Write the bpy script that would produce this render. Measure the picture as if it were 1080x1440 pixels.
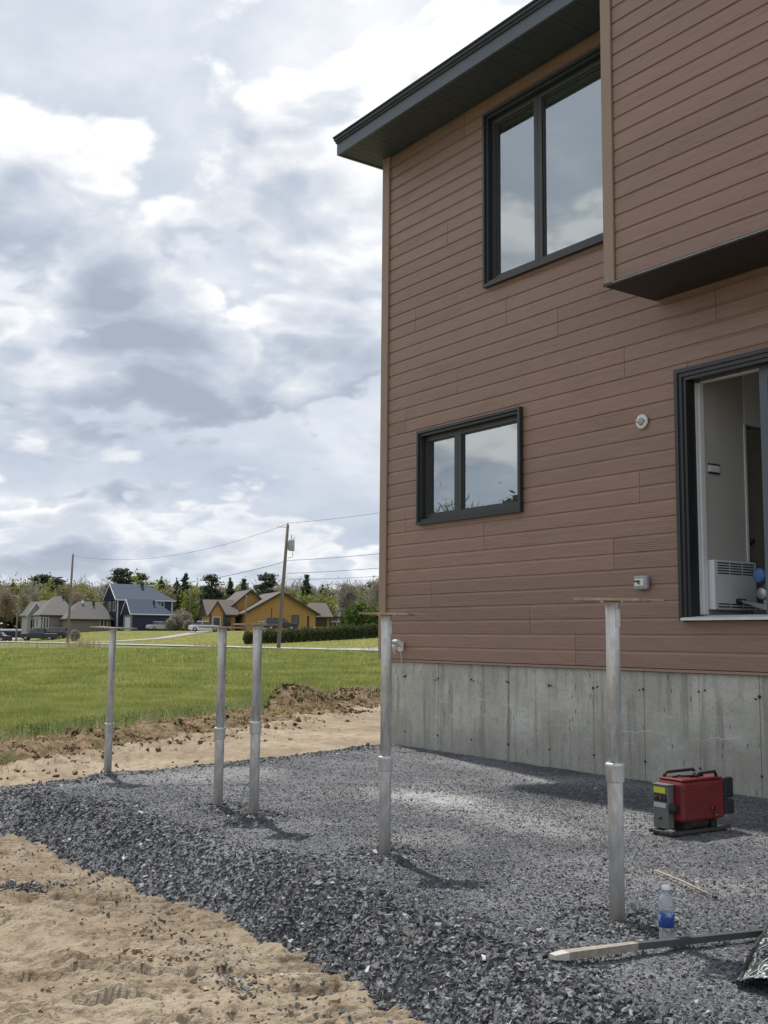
import bpy, bmesh, math, random
import numpy as np
from mathutils import Vector, Matrix
random.seed(7); RNG = np.random.default_rng(11)
scene = bpy.context.scene
for o in list(bpy.data.objects): bpy.data.objects.remove(o)
R = math.radians

# ------------------------------------------------------------------ camera
F_PX = 1517.3
YAW, PITCH, ROLL = 0.617069, 0.116422, 0.00910
CAM = np.array([10.25, -7.25, 1.185])
f0 = np.array([-math.cos(YAW), math.sin(YAW), 0]); r0 = np.array([math.sin(YAW), math.cos(YAW), 0]); u0 = np.array([0, 0, 1.0])
cf = f0*math.cos(PITCH)+u0*math.sin(PITCH); cu = u0*math.cos(PITCH)-f0*math.sin(PITCH)
cr = r0*math.cos(ROLL)+cu*math.sin(ROLL); cu = cu*math.cos(ROLL)-r0*math.sin(ROLL)
camd = bpy.data.cameras.new('camera'); cam = bpy.data.objects.new('camera', camd); scene.collection.objects.link(cam)
camd.sensor_fit = 'VERTICAL'; camd.sensor_height = 24; camd.lens = F_PX/1440*24; camd.clip_end = 4000; camd.clip_start = .05
M = Matrix(((cr[0], cu[0], -cf[0], CAM[0]), (cr[1], cu[1], -cf[1], CAM[1]), (cr[2], cu[2], -cf[2], CAM[2]), (0, 0, 0, 1)))
cam.matrix_world = M
scene.camera = cam
scene.render.resolution_x = 768; scene.render.resolution_y = 1024
FH = f0[:2]; RH = r0[:2]
def P(u, v, z=0.0):
    "world point u metres ahead of the viewpoint along the ground and v metres to the right"
    return (CAM[0]+FH[0]*u+RH[0]*v, CAM[1]+FH[1]*u+RH[1]*v, z)

# ------------------------------------------------------------------ light
SUN_EL, SUN_AZ = 61.0, 10.5      # azimuth measured from -X towards +Y
sd = Vector((-math.cos(R(SUN_EL))*math.cos(R(SUN_AZ)), math.cos(R(SUN_EL))*math.sin(R(SUN_AZ)), math.sin(R(SUN_EL))))
sl = bpy.data.lights.new('sun', 'SUN'); sl.energy = 3.6; sl.angle = R(0.9); sl.color = (1, .95, .88)
sun = bpy.data.objects.new('sun', sl); scene.collection.objects.link(sun); sun.rotation_euler = sd.to_track_quat('Z', 'Y').to_euler()
scene.view_settings.view_transform = 'Standard'; scene.view_settings.look = 'None'
scene.view_settings.exposure = 0.40; scene.view_settings.gamma = 1; scene.view_settings.use_curve_mapping = False
scene.render.engine = 'CYCLES'

class NT:
    "tiny node-tree writer"
    def __init__(s, tree): s.t = tree; s.n = tree.nodes; s.l = tree.links
    def node(s, typ, ins=None, **kw):
        n = s.n.new(typ)
        for k, v in kw.items(): setattr(n, k, v)
        for k, v in (ins or {}).items(): s.set(n.inputs[k], v)
        return n
    def set(s, sock, v):
        if isinstance(v, bpy.types.NodeSocket): s.l.new(v, sock)
        elif isinstance(v, bpy.types.Node): s.l.new(v.outputs[0], sock)
        else:
            if sock.type == 'RGBA' and len(v) == 3: v = (*v, 1)
            sock.default_value = v
    def m(s, op, a, b=None, c=None, clamp=False):
        n = s.n.new('ShaderNodeMath'); n.operation = op; n.use_clamp = clamp
        for i, x in enumerate((a, b, c)):
            if x is not None: s.set(n.inputs[i], x)
        return n.outputs[0]
    def vm(s, op, a, b=None):
        n = s.n.new('ShaderNodeVectorMath'); n.operation = op
        s.set(n.inputs[0], a)
        if b is not None: s.set(n.inputs[1], b)
        return n
    def ramp(s, x, a, b, lo=0.0, hi=1.0, smooth=True):
        n = s.n.new('ShaderNodeMapRange'); n.interpolation_type = 'SMOOTHSTEP' if smooth else 'LINEAR'
        s.set(n.inputs['Value'], x); n.inputs['From Min'].default_value = a; n.inputs['From Max'].default_value = b
        n.inputs['To Min'].default_value = lo; n.inputs['To Max'].default_value = hi
        return n.outputs[0]
    def mix(s, fac, a, b, blend='MIX'):
        n = s.n.new('ShaderNodeMix'); n.data_type = 'RGBA'; n.blend_type = blend
        s.set(n.inputs[0], fac); s.set(n.inputs[6], a); s.set(n.inputs[7], b)
        return n.outputs[2]
    def noise(s, vec, scale, detail=4, rough=.55, dist=0.0, col=False):
        n = s.node('ShaderNodeTexNoise', {'Scale': scale, 'Detail': detail, 'Roughness': rough, 'Distortion': dist})
        if vec is not None: s.set(n.inputs['Vector'], vec)
        return n.outputs['Color' if col else 'Fac']
    def mapping(s, vec, scale=(1, 1, 1), loc=(0, 0, 0), rot=(0, 0, 0)):
        return s.node('ShaderNodeMapping', {'Vector': vec, 'Scale': scale, 'Location': loc, 'Rotation': rot}).outputs[0]

# world: Nishita sky behind broken cumulus
world = bpy.data.worlds.new('World'); scene.world = world; world.use_nodes = True
w = NT(world.node_tree); w.n.clear()
sky = w.node('ShaderNodeTexSky', sky_type='NISHITA', sun_disc=False, sun_elevation=R(SUN_EL), sun_rotation=math.atan2(sd.x, sd.y))
tc = w.node('ShaderNodeTexCoord').outputs['Generated']
def cloud_space(d):
    s_ = w.node('ShaderNodeSeparateXYZ', {0: d}); z_ = w.m('MAXIMUM', s_.outputs['Z'], 0.0); k = w.m('DIVIDE', 1.0, w.m('ADD', z_, .42))
    return w.node('ShaderNodeCombineXYZ', {0: w.m('MULTIPLY', s_.outputs['X'], k), 1: w.m('MULTIPLY', s_.outputs['Y'], k), 2: w.m('MULTIPLY', w.m('MULTIPLY', z_, k), 2.0)}).outputs[0], s_.outputs['Z']
SEED = (21.0, 6.5, 0.7)
v0, dz = cloud_space(tc); v0 = w.vm('ADD', v0, SEED).outputs[0]
v1, _ = cloud_space(w.vm('ADD', tc, (sd.x*.05, sd.y*.05, .045)).outputs[0]); v1 = w.vm('ADD', v1, SEED).outputs[0]
wp = w.vm('SCALE', w.vm('SUBTRACT', w.noise(v0, 1.7, 2, .5, col=True), (.5, .5, .5)).outputs[0]); wp.inputs['Scale'].default_value = .14; wpn = wp; wp = wp.outputs[0]
def density(v):
    q = w.vm('ADD', v, wp).outputs[0]
    n = w.noise(q, 2.35, 12, .565)
    vo = w.node('ShaderNodeTexVoronoi', {'Vector': w.vm('ADD', q, w.vm('SCALE', w.vm('SUBTRACT', w.noise(q, 5.0, 3, .5, col=True), (.5, .5, .5)).outputs[0]).outputs[0]).outputs[0], 'Scale': 6.2, 'Detail': 2.0, 'Roughness': .5}, feature='F1').outputs['Distance']
    for nd in w.n:
        if nd.type == 'VECT_MATH' and nd.operation == 'SCALE' and nd != wpn: nd.inputs['Scale'].default_value = .16
    return w.m('ADD', n, w.m('MULTIPLY', w.m('SUBTRACT', .42, vo), .22))
nA = density(v0); nB = density(v1)
big = w.noise(v0, .85, 3, .5)
lit = w.ramp(w.m('SUBTRACT', nA, nB), -.09, .10, 0, 1, False)       # tops turned to the sun bright, bases grey
thin = w.ramp(nA, .42, .60, 1, 0)
tone = w.m('ADD', w.m('MULTIPLY', lit, .66), w.m('MULTIPLY', thin, .38))
tone = w.m('ADD', tone, w.ramp(big, .33, .67, -.24, .24, False))
tone = w.m('ADD', tone, w.ramp(w.vm('DOT_PRODUCT', tc, tuple(sd)).outputs['Value'], .45, .95, -.04, .22))
tone = w.m('ADD', w.m('MULTIPLY', tone, .98), -.13, clamp=True)
cr_ = w.node('ShaderNodeValToRGB', {0: tone}); el = cr_.color_ramp.elements
el[0].position = 0; el[0].color = (3.7, 4.2, 5.05, 1)
el[1].position = .90; el[1].color = (10.5, 10.4, 10.2, 1)
e = el.new(.36); e.color = (5.3, 5.8, 6.6, 1)
e = el.new(.60); e.color = (7.2, 7.5, 7.9, 1)
cover = w.ramp(nA, .36, .43)
# a higher, greyer deck shows between the cumulus, with a little blue low down
v2 = w.vm('ADD', v0, (11.0, 5.0, 3.0)).outputs[0]
nC = w.noise(v2, 2.0, 9, .55, .1); nC2 = w.noise(w.vm('ADD', v2, (-.06, .02, .08)).outputs[0], 2.0, 9, .55, .1)
t2 = w.m('ADD', w.ramp(w.m('SUBTRACT', nC, nC2), -.12, .12, .05, .75, False), w.ramp(nC, .35, .65, .22, -.12, False), clamp=True)
t2 = w.m('ADD', t2, w.ramp(w.vm('DOT_PRODUCT', tc, tuple(sd)).outputs['Value'], .45, .95, -.06, .14), clamp=True)
c2_ = w.node('ShaderNodeValToRGB', {0: t2}); el = c2_.color_ramp.elements
el[0].position = .0; el[0].color = (4.7, 5.3, 6.3, 1); el[1].position = 1; el[1].color = (9.4, 9.5, 9.6, 1); e = el.new(.5); e.color = (6.2, 6.7, 7.4, 1)
gap = w.m('MULTIPLY', w.ramp(nC, .46, .36), w.ramp(dz, .30, .12))
back = w.mix(w.m('MULTIPLY', gap, .6), c2_.outputs[0], w.mix(.6, sky, (6.6, 7.9, 9.3)))
cl = w.mix(cover, back, cr_.outputs[0])
cl = w.mix(w.ramp(dz, 0.0, .09, .45, 0.0), cl, (8.0, 8.3, 8.5))
cl = w.vm('MULTIPLY', cl, (.83, .835, .85)).outputs[0]
bg = w.node('ShaderNodeBackground', {'Color': cl, 'Strength': .1})
w.node('ShaderNodeOutputWorld', {'Surface': bg.outputs[0]})

# ------------------------------------------------------------------ helpers
def lin(r, g, b):
    return tuple(((c/255)/12.92 if c/255 <= .04045 else ((c/255+.055)/1.055)**2.4) for c in (r, g, b))

def mat(name, base, rough=.7, metal=0.0, var=.15, scale=6.0, stretch=(1, 1, 1), bump=0.0, bscale=40.0, island=0.0, objvar=0.0, spec=.5, dist=.01):
    m_ = bpy.data.materials.new(name); m_.use_nodes = True
    t = NT(m_.node_tree); b = t.n['Principled BSDF']
    co = t.mapping(t.node('ShaderNodeTexCoord').outputs['Object'], stretch)
    n1 = t.noise(co, scale, 6, .6)
    k = t.ramp(n1, .25, .75, 1-var, 1+var, False)
    if island:
        rnd = t.node('ShaderNodeNewGeometry').outputs['Random Per Island']
        k = t.m('MULTIPLY', k, t.ramp(rnd, 0, 1, 1-island, 1+island, False))
    if objvar:
        rnd = t.node('ShaderNodeObjectInfo').outputs['Random']
        k = t.m('MULTIPLY', k, t.ramp(rnd, 0, 1, 1-objvar, 1+objvar, False))
    c = t.vm('SCALE', tuple(base)); t.set(c.inputs['Scale'], k)
    t.set(b.inputs['Base Color'], c.outputs[0])
    b.inputs['Roughness'].default_value = rough; b.inputs['Metallic'].default_value = metal
    b.inputs['Specular IOR Level'].default_value = spec
    if bump:
        bn = t.node('ShaderNodeBump', {'Height': t.noise(co, bscale, 5, .6), 'Strength': bump, 'Distance': dist})
        t.set(b.inputs['Normal'], bn.outputs[0])
    m_['t'] = 1
    return m_

def put(o, parent=None):
    scene.collection.objects.link(o)
    if parent is not None: o.parent = parent
    return o
def meshobj(name, verts, faces, material, parent=None, smooth=False):
    me = bpy.data.meshes.new(name); me.from_pydata([tuple(map(float, v)) for v in verts], [], faces); me.update()
    if material is not None: me.materials.append(material)
    if smooth:
        for p_ in me.polygons: p_.use_smooth = True
    return put(bpy.data.objects.new(name, me), parent)
def np_mesh(name, V, Fc, material, parent=None, smooth=False, attr=None):
    "V (n,3), Fc (m,3|4)"
    V = np.asarray(V, np.float32); Fc = np.asarray(Fc, np.int32); k = Fc.shape[1]
    me = bpy.data.meshes.new(name)
    me.vertices.add(len(V)); me.vertices.foreach_set('co', V.ravel())
    me.loops.add(Fc.size); me.loops.foreach_set('vertex_index', Fc.ravel())
    me.polygons.add(len(Fc)); me.polygons.foreach_set('loop_start', np.arange(0, Fc.size, k, dtype=np.int32))
    me.polygons.foreach_set('use_smooth', np.full(len(Fc), bool(smooth)))
    me.update(calc_edges=True); me.validate()
    for an, av in (attr or {}).items():
        a = me.attributes.new(an, 'FLOAT', 'POINT'); a.data.foreach_set('value', np.asarray(av, np.float32))
    me.materials.append(material)
    return put(bpy.data.objects.new(name, me), parent)

class MB:
    "collects boxes, tubes and prisms for ONE mesh object"
    def __init__(s): s.v = []; s.f = []; s.smooth = []
    def add(s, vs, fs, sm=False):
        o = len(s.v); s.v += [tuple(v) for v in vs]; s.f += [tuple(i+o for i in f_) for f_ in fs]; s.smooth += [sm]*len(fs); return s
    def box(s, x0, x1, y0, y1, z0, z1, b=0.0):
        if b <= 0:
            vs = [(x, y, z) for z in (z0, z1) for y in (y0, y1) for x in (x0, x1)]
            return s.add(vs, [(0, 2, 3, 1), (4, 5, 7, 6), (0, 1, 5, 4), (2, 6, 7, 3), (0, 4, 6, 2), (1, 3, 7, 5)])
        bm = bmesh.new(); bmesh.ops.create_cube(bm, size=1)
        for v in bm.verts: v.co = ((x0+x1)/2+v.co.x*(x1-x0), (y0+y1)/2+v.co.y*(y1-y0), (z0+z1)/2+v.co.z*(z1-z0))
        bmesh.ops.bevel(bm, geom=bm.edges[:], offset=b, segments=2, affect='EDGES', profile=.5)
        bm.verts.index_update(); s.add([v.co[:] for v in bm.verts], [[v.index for v in f_.verts] for f_ in bm.faces]); bm.free(); return s
    def tube(s, pts, rad, n=8, cap=True, sm=True):
        pts = [Vector(p_) for p_ in pts]; rads = rad if isinstance(rad, (list, tuple)) else [rad]*len(pts)
        vs = []; up = None
        for i, p_ in enumerate(pts):
            d = (pts[min(i+1, len(pts)-1)]-pts[max(i-1, 0)]).normalized()
            if up is None: up = Vector((0, 0, 1)) if abs(d.z) < .9 else Vector((1, 0, 0))
            a = d.cross(up)
            if a.length < 1e-4: a = d.orthogonal()
            a.normalize(); b_ = a.cross(d).normalized(); up = b_
            for k in range(n):
                t = 2*math.pi*k/n; vs.append((p_+a*math.cos(t)*rads[i]+b_*math.sin(t)*rads[i])[:])
        fs = [(i*n+k, i*n+(k+1) % n, (i+1)*n+(k+1) % n, (i+1)*n+k) for i in range(len(pts)-1) for k in range(n)]
        s.add(vs, fs, sm)
        if cap:
            o = len(s.v)-len(vs)
            s.f += [tuple(o+k for k in reversed(range(n))), tuple(o+(len(pts)-1)*n+k for k in range(n))]; s.smooth += [False, False]
        return s
    def lathe(s, prof, n=20, c=(0, 0, 0), axis='z', sm=True):
        vs = []
        for r_, h in prof:
            for k in range(n):
                t = 2*math.pi*k/n; a, b_ = r_*math.cos(t), r_*math.sin(t)
                q = (a, b_, h) if axis == 'z' else ((h, a, b_) if axis == 'x' else (b_, h, a))
                vs.append((q[0]+c[0], q[1]+c[1], q[2]+c[2]))
        m_ = len(prof)
        fs = [(i*n+k, i*n+(k+1) % n, (i+1)*n+(k+1) % n, (i+1)*n+k) for i in range(m_-1) for k in range(n)]
        fs += [tuple(reversed(range(n))), tuple((m_-1)*n+k for k in range(n))]
        return s.add(vs, fs, sm)
    def prism(s, poly, a0, a1, axis='y'):
        "poly in the two other axes, extruded along axis"
        def q(p_, a): return {'y': (p_[0], a, p_[1]), 'x': (a, p_[0], p_[1]), 'z': (p_[0], p_[1], a)}[axis]
        n = len(poly); vs = [q(p_, a0) for p_ in poly]+[q(p_, a1) for p_ in poly]
        fs = [tuple(range(n)), tuple(reversed(range(n, 2*n)))]+[(k, n+k, n+(k+1) % n, (k+1) % n) for k in range(n)]
        return s.add(vs, fs)
    def xf(s, mtx, start=0):
        for i in range(start, len(s.v)): s.v[i] = (mtx @ Vector(s.v[i]))[:]
        return s
    def build(s, name, material, parent=None):
        me = bpy.data.meshes.new(name); me.from_pydata(s.v, [], s.f); me.update()
        bm = bmesh.new(); bm.from_mesh(me); bmesh.ops.recalc_face_normals(bm, faces=bm.faces); bm.to_mesh(me); bm.free()
        if material is not None: me.materials.append(material)
        if any(s.smooth) and len(me.polygons) == len(s.smooth): me.polygons.foreach_set('use_smooth', s.smooth)
        return put(bpy.data.objects.new(name, me), parent)

def tag(o, label, cat, group=None, kind=None):
    if label: o['label'] = label
    if cat: o['category'] = cat
    if group: o['group'] = group
    if kind: o['kind'] = kind
    return o
def thing(name, label, cat, loc=(0, 0, 0), rz=0.0, group=None):
    o = bpy.data.objects.new(name, None); o.empty_display_size = .1; put(o); o.location = loc; o.rotation_euler = (0, 0, rz)
    return tag(o, label, cat, group)
def copy_tree(o, parent=None):
    c = o.copy(); scene.collection.objects.link(c)
    if parent is not None: c.parent = parent
    for ch in list(o.children): copy_tree(ch, c)
    return c
def structure(o): o['kind'] = 'structure'; return o

# numpy gradient noise
_perm = RNG.permutation(512); _grad = RNG.normal(size=(512, 2)); _grad /= np.linalg.norm(_grad, axis=1)[:, None]
def perlin(x, y):
    xi = np.floor(x).astype(int); yi = np.floor(y).astype(int); xf = x-xi; yf = y-yi
    def g(ix, iy, dx, dy):
        h = _perm[(_perm[ix & 511]+iy) & 511]; return _grad[h, 0]*dx+_grad[h, 1]*dy
    s = xf*xf*xf*(xf*(xf*6-15)+10); t = yf*yf*yf*(yf*(yf*6-15)+10)
    a = g(xi, yi, xf, yf); b = g(xi+1, yi, xf-1, yf); c = g(xi, yi+1, xf, yf-1); d = g(xi+1, yi+1, xf-1, yf-1)
    return (a+(b-a)*s)+((c+(d-c)*s)-(a+(b-a)*s))*t
def fbm(x, y, o=4, g=.5):
    r_ = 0; a = 1.0
    for i in range(o): r_ = r_+a*perlin(x*2**i+17*i, y*2**i+9*i); a *= g
    return r_
def smooth(x): x = np.clip(x, 0, 1); return x*x*(3-2*x)

# ------------------------------------------------------------------ terrain functions
def uv(x, y):
    dx = np.asarray(x)-CAM[0]; dy = np.asarray(y)-CAM[1]
    return dx*FH[0]+dy*FH[1], dx*RH[0]+dy*RH[1]
def s_field(u, v): return (u-28-2.8*v)/2.97          # metres beyond the turf edge
ROAD_D = np.array([.779, -.626]); ROAD_N = np.array([.626, .779]); ROAD_O = np.array([94.0, -8.7])
def road_q(u, v): return (u-ROAD_O[0])*ROAD_N[0]+(v-ROAD_O[1])*ROAD_N[1]
def z_field(u, v):
    q = road_q(u, v); rr = np.hypot(u, v)
    z = -.10+.30*smooth((q+75)/70)+1.8*smooth((q-3.6)/26)
    z = z+.05*perlin(u*.12+3, v*.12)*smooth((-q-6)/10)*smooth((rr-12)/20)
    return z
def pad_inside(x, y):
    "signed distance (metres) inside the top edge of the gravel pad, with a ragged edge"
    n = .22*perlin(x*1.1, y*1.1)+.13*perlin(x*3.1+5, y*3.1)+.05*perlin(x*9, y*9)
    d1 = y+4.43-.08*np.sin(x*1.3+.6)+.32*smooth((2.9-x)/1.3)
    a = np.array([.2, 0]); b = np.array([1.25, -3.85]); t = (b-a)/np.linalg.norm(b-a); nn = np.array([-t[1], t[0]])
    d2 = (x-a[0])*nn[0]+(y-a[1])*nn[1]
    a2 = np.array([1.25, -3.85]); b2 = np.array([1.95, -4.75]); t2 = (b2-a2)/np.linalg.norm(b2-a2); n2 = np.array([-t2[1], t2[0]])
    d3 = (x-a2[0])*n2[0]+(y-a2[1])*n2[1]
    return np.minimum(np.minimum(d1, d2+.05), d3+.55)+n*.6
POSTS = [(1.20, -3.705), (3.357, -3.745), (3.827, -3.722), (5.315, -3.723), (6.969, -3.692)]
def z_sand(x, y):
    u, v = uv(x, y); s = s_field(u, v)
    z = -.235+.03*fbm(x*.5, y*.5, 3)
    ca, sa = math.cos(.35), math.sin(.35); xr = x*ca-y*sa; yr = x*sa+y*ca
    z = z+.022*fbm(x*2.1+9, y*2.1, 4, .55)+.017*perlin(xr*2.6+.8*perlin(x*2, y*2), yr*9)*smooth((perlin(x*.7, y*.7)+.45)/.5)
    z = z-.030*np.abs(perlin(xr*4.2+3, yr*12+.7*perlin(x*3, y*3)))+.020*smooth((perlin(x*9+4, y*11)-.18)/.22)*(.4+perlin(x*2+7, y*2))-.016*np.abs(perlin(x*17, y*21))
    ph = u+.10*perlin(x*1.6, y*1.6)+.03*perlin(x*5, y*5)
    near = smooth((15-u)/4)
    saw = ph/.135; saw = 1-(saw-np.floor(saw)); saw = np.where(saw > .93, (1-saw)/.07, saw/.93)
    z = z+near*.042*(saw-.5)*smooth((perlin(u*1.1+7, v*.5)+.28)/.4)*smooth((perlin(u*5, v*1.9)+.16)/.34)
    ph3 = (u*.9-v*.44)/.075+.9*perlin(x*3+1, y*3); sw3 = 1-(ph3-np.floor(ph3)); sw3 = np.where(sw3 > .9, (1-sw3)/.1, sw3/.9)
    z = z+near*.020*(sw3-.5)*smooth((perlin(u*4+9, v*2.6)+.02)/.25)
    ph2 = u*.94+v*.34+.12*perlin(x*2.2+3, y*2.2); z = z+near*.011*np.sin(2*np.pi*ph2/.09)*smooth((perlin(u*1.6+2, v*.8+5)-.02)/.3)
    ca2 = np.cos(.12); tr = np.minimum(np.abs(y+5.62-.05*np.sin(x*.8)), np.abs(y+6.35-.05*np.sin(x*.8)))      # two shallow wheel ruts beside the pad
    z = z-.030*smooth((.16-tr)/.10)*near+.016*np.exp(-((tr-.20)/.05)**2)*near
    # churned dirt belt along the turf
    belt = smooth((s+2.9)/.9)*smooth((.5-s)/.4)
    z = z+belt*(.04+.10*fbm(x*1.7, y*1.7, 5, .62)+.05*np.abs(perlin(x*4, y*4)))
    mu, mv = u-22.3, v+1.75
    z = z+.34*np.exp(-(mu/.8)**2-(mv/.75)**2)*(1+.5*fbm(x*2.5, y*2.5, 4, .6))
    mu, mv = u-24.5, v+.55
    z = z+.22*np.exp(-(mu/1.0)**2-(mv/.6)**2)*(1+.5*fbm(x*2.5, y*2.5, 4, .6))
    # loose ridge of topsoil on the left
    z = z+.13*np.exp(-((s+1.0)/.42)**2)*smooth((-v-2.4)/.8)*(.6+.9*fbm(x*1.4+4, y*1.4, 3))
    z = np.where((s > .12), z-.5*smooth((s-.12)/.4), z)
    return z
def z_pad(x, y):
    d = pad_inside(x, y)
    k = smooth((d+.44)/.56)
    z = -.33+k*.33
    z = z+k*(.012*fbm(x*1.6, y*1.6, 4)+.006*perlin(x*6, y*6))
    z = z+.035*np.exp(-((d-.05)/.16)**2)*(x > 2)*(.7+.6*perlin(x*2, y*2))
    for i, (px, py) in enumerate(POSTS):
        r2 = (x-px)**2+(y-py)**2
        z = z+.035*np.exp(-r2/.05)*(1+.8*perlin(x*5, y*5))-.03*np.exp(-r2/.006)
    return z

# ------------------------------------------------------------------ ground materials
def ground_material(name, kind):
    m_ = bpy.data.materials.new(name); m_.use_nodes = True; t = NT(m_.node_tree); b = t.n['Principled BSDF']
    co = t.node('ShaderNodeTexCoord').outputs['Object']
    if kind == 'sand':
        a = t.node('ShaderNodeAttribute', attribute_name='dirt').outputs['Fac']
        n1 = t.noise(co, .9, 6, .62); n2 = t.noise(co, 7, 6, .65); n3 = t.noise(co, 55, 3, .6)
        c = t.mix(t.ramp(n1, .35, .65), lin(164, 148, 126), lin(197, 182, 159))
        c = t.mix(t.ramp(n2, .46, .66, 0, .7), c, lin(140, 121, 98))
        c = t.mix(t.ramp(n3, .52, .75, 0, .45), c, lin(120, 98, 74))
        d = t.mix(t.ramp(n2, .35, .65), lin(98, 82, 64), lin(165, 142, 113))
        d = t.mix(t.ramp(t.noise(co, 2.3, 5, .6), .52, .64, 0, .65), d, lin(82, 92, 48))
        aa = t.ramp(t.m('ADD', a, t.m('MULTIPLY', t.m('SUBTRACT', t.noise(co, 3, 6, .65), .5), 1.5)), .35, .62)
        c = t.mix(aa, c, d)
        h = t.m('ADD', t.noise(co, 26, 6, .65), t.m('MULTIPLY', n3, .5))
        t.set(b.inputs['Base Color'], t.vm('SCALE', c).outputs[0]); t.n[-1].inputs['Scale'].default_value = .66
        bn = t.node('ShaderNodeBump', {'Height': h, 'Strength': .8, 'Distance': .03}); t.set(b.inputs['Normal'], bn.outputs[0])
        b.inputs['Roughness'].default_value = .95; b.inputs['Specular IOR Level'].default_value = .15
    elif kind == 'pad':
        n1 = t.noise(co, .8, 5, .6); vor = t.node('ShaderNodeTexVoronoi', {'Vector': co, 'Scale': 75.0}); vor2 = t.node('ShaderNodeTexVoronoi', {'Vector': co, 'Scale': 150.0})
        c = t.mix(t.ramp(n1, .38, .66), (.10, .105, .115), (.22, .226, .236))
        sepc = t.node('ShaderNodeSeparateColor', {0: vor.outputs['Color']})
        c = t.mix(t.ramp(sepc.outputs[0], 0, 1, .0, .75, False), c, (.045, .048, .056)); c = t.mix(t.m('MULTIPLY', t.node('ShaderNodeAttribute', attribute_name='dust').outputs['Fac'], t.ramp(t.noise(co, 5, 5, .65), .3, .6, .3, 1)), c, (.40, .40, .39))
        sep2 = t.node('ShaderNodeSeparateColor', {0: vor2.outputs['Color']})
        c = t.mix(t.ramp(sep2.outputs[1], .86, .95, 0, .7), c, (.3, .31, .33))
        t.set(b.inputs['Base Color'], c)
        h = t.m('ADD', t.m('MULTIPLY', vor.outputs['Distance'], -1.0), t.m('MULTIPLY', sepc.outputs[1], .8))
        bn = t.node('ShaderNodeBump', {'Height': h, 'Strength': .9, 'Distance': .012}); t.set(b.inputs['Normal'], bn.outputs[0])
        b.inputs['Roughness'].default_value = .85; b.inputs['Specular IOR Level'].default_value = .3
    else:
        n1 = t.noise(t.mapping(co, (.25, .25, .25)), 1, 6, .6); n2 = t.noise(co, 3.2, 6, .65); n3 = t.noise(co, 30, 4, .7)
        ga, gb, gc = ((.11, .145, .038), (.17, .20, .055), (.22, .21, .085)) if kind == 'field' else ((.075, .10, .024), (.12, .135, .03), (.22, .19, .025))
        c = t.mix(t.ramp(n1, .35, .65), ga, gb)
        c = t.mix(t.ramp(n2, .52, .72, 0, .6), c, gc)
        c = t.mix(t.ramp(n3, .35, .6, .5, 0), c, (.03, .045, .012))
        if kind == 'lawn': c = t.mix(t.ramp(t.noise(co, 3, 6, .7), .50, .62, 0, .8), c, (.40, .33, .02))
        t.set(b.inputs['Base Color'], c); b.inputs['Roughness'].default_value = .9; b.inputs['Specular IOR Level'].default_value = .2
        bn = t.node('ShaderNodeBump', {'Height': n3, 'Strength': .6, 'Distance': .05}); t.set(b.inputs['Normal'], bn.outputs[0])
    return m_
M_sand = ground_material('sand', 'sand'); M_pad = ground_material('crushed_stone_bed', 'pad')
M_field = ground_material('field_grass', 'field'); M_lawn = ground_material('dandelion_lawn', 'lawn')
M_road = mat('pale_asphalt', (.30, .30, .30), .9, var=.12, scale=2)
M_drive = mat('pale_gravel_drive', (.27, .26, .25), .95, var=.15, scale=2)

# polar grids round the viewpoint (fine ahead, coarse elsewhere)
def polar(r0_, r1_, ratio, fine, near=None):
    rs = [r0_]
    while rs[-1] < r1_: rs.append(rs[-1]*(near if near and 3.3 < rs[-1] < 9.5 else ratio))
    th = np.concatenate([np.linspace(-28, 28, fine), np.linspace(28, 332, 76)[1:-1]])
    th = np.radians(th); rs = np.array(rs)
    rr, tt = np.meshgrid(rs, th, indexing='ij'); u = rr*np.cos(tt); v = rr*np.sin(tt)
    n, k = rr.shape
    i, j = np.meshgrid(np.arange(n-1), np.arange(k), indexing='ij'); j2 = (j+1) % k
    Fc = np.stack([i*k+j, i*k+j2, (i+1)*k+j2, (i+1)*k+j], -1).reshape(-1, 4)
    return u.ravel(), v.ravel(), Fc
u, v, Fc = polar(1.5, 42, 1.012, 470, 1.0022)
x = CAM[0]+FH[0]*u+RH[0]*v; y = CAM[1]+FH[1]*u+RH[1]*v; rr = np.hypot(u, v)
z = z_sand(x, y); z = np.where(rr > 37, z-.6, z)
inside_house = (x > .25) & (x < 8.8) & (y > .3) & (y < 8)
z = np.where(inside_house, -.4, z)
s = s_field(u, v); dirt = smooth((s+2.3)/1.2)
pass
sand = np_mesh('sand_ground', np.stack([x, y, z], 1), Fc, M_sand, smooth=True, attr={'dirt': dirt}); structure(sand)
u, v, Fc = polar(7, 1800, 1.03, 160)
z = z_field(u, v); s = s_field(u, v); rr = np.hypot(u, v)
z = np.where((s < 0) & (rr < 36), z-.55*smooth(-s/.12), z)
x = CAM[0]+FH[0]*u+RH[0]*v; y = CAM[1]+FH[1]*u+RH[1]*v
hs = (x > -.3) & (x < 9.3) & (y > -.6) & (y < 9)
z = np.where(hs, -.9, z)
field = np_mesh('grass_field', np.stack([x, y, z], 1), Fc, M_field, smooth=True); structure(field)
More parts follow.
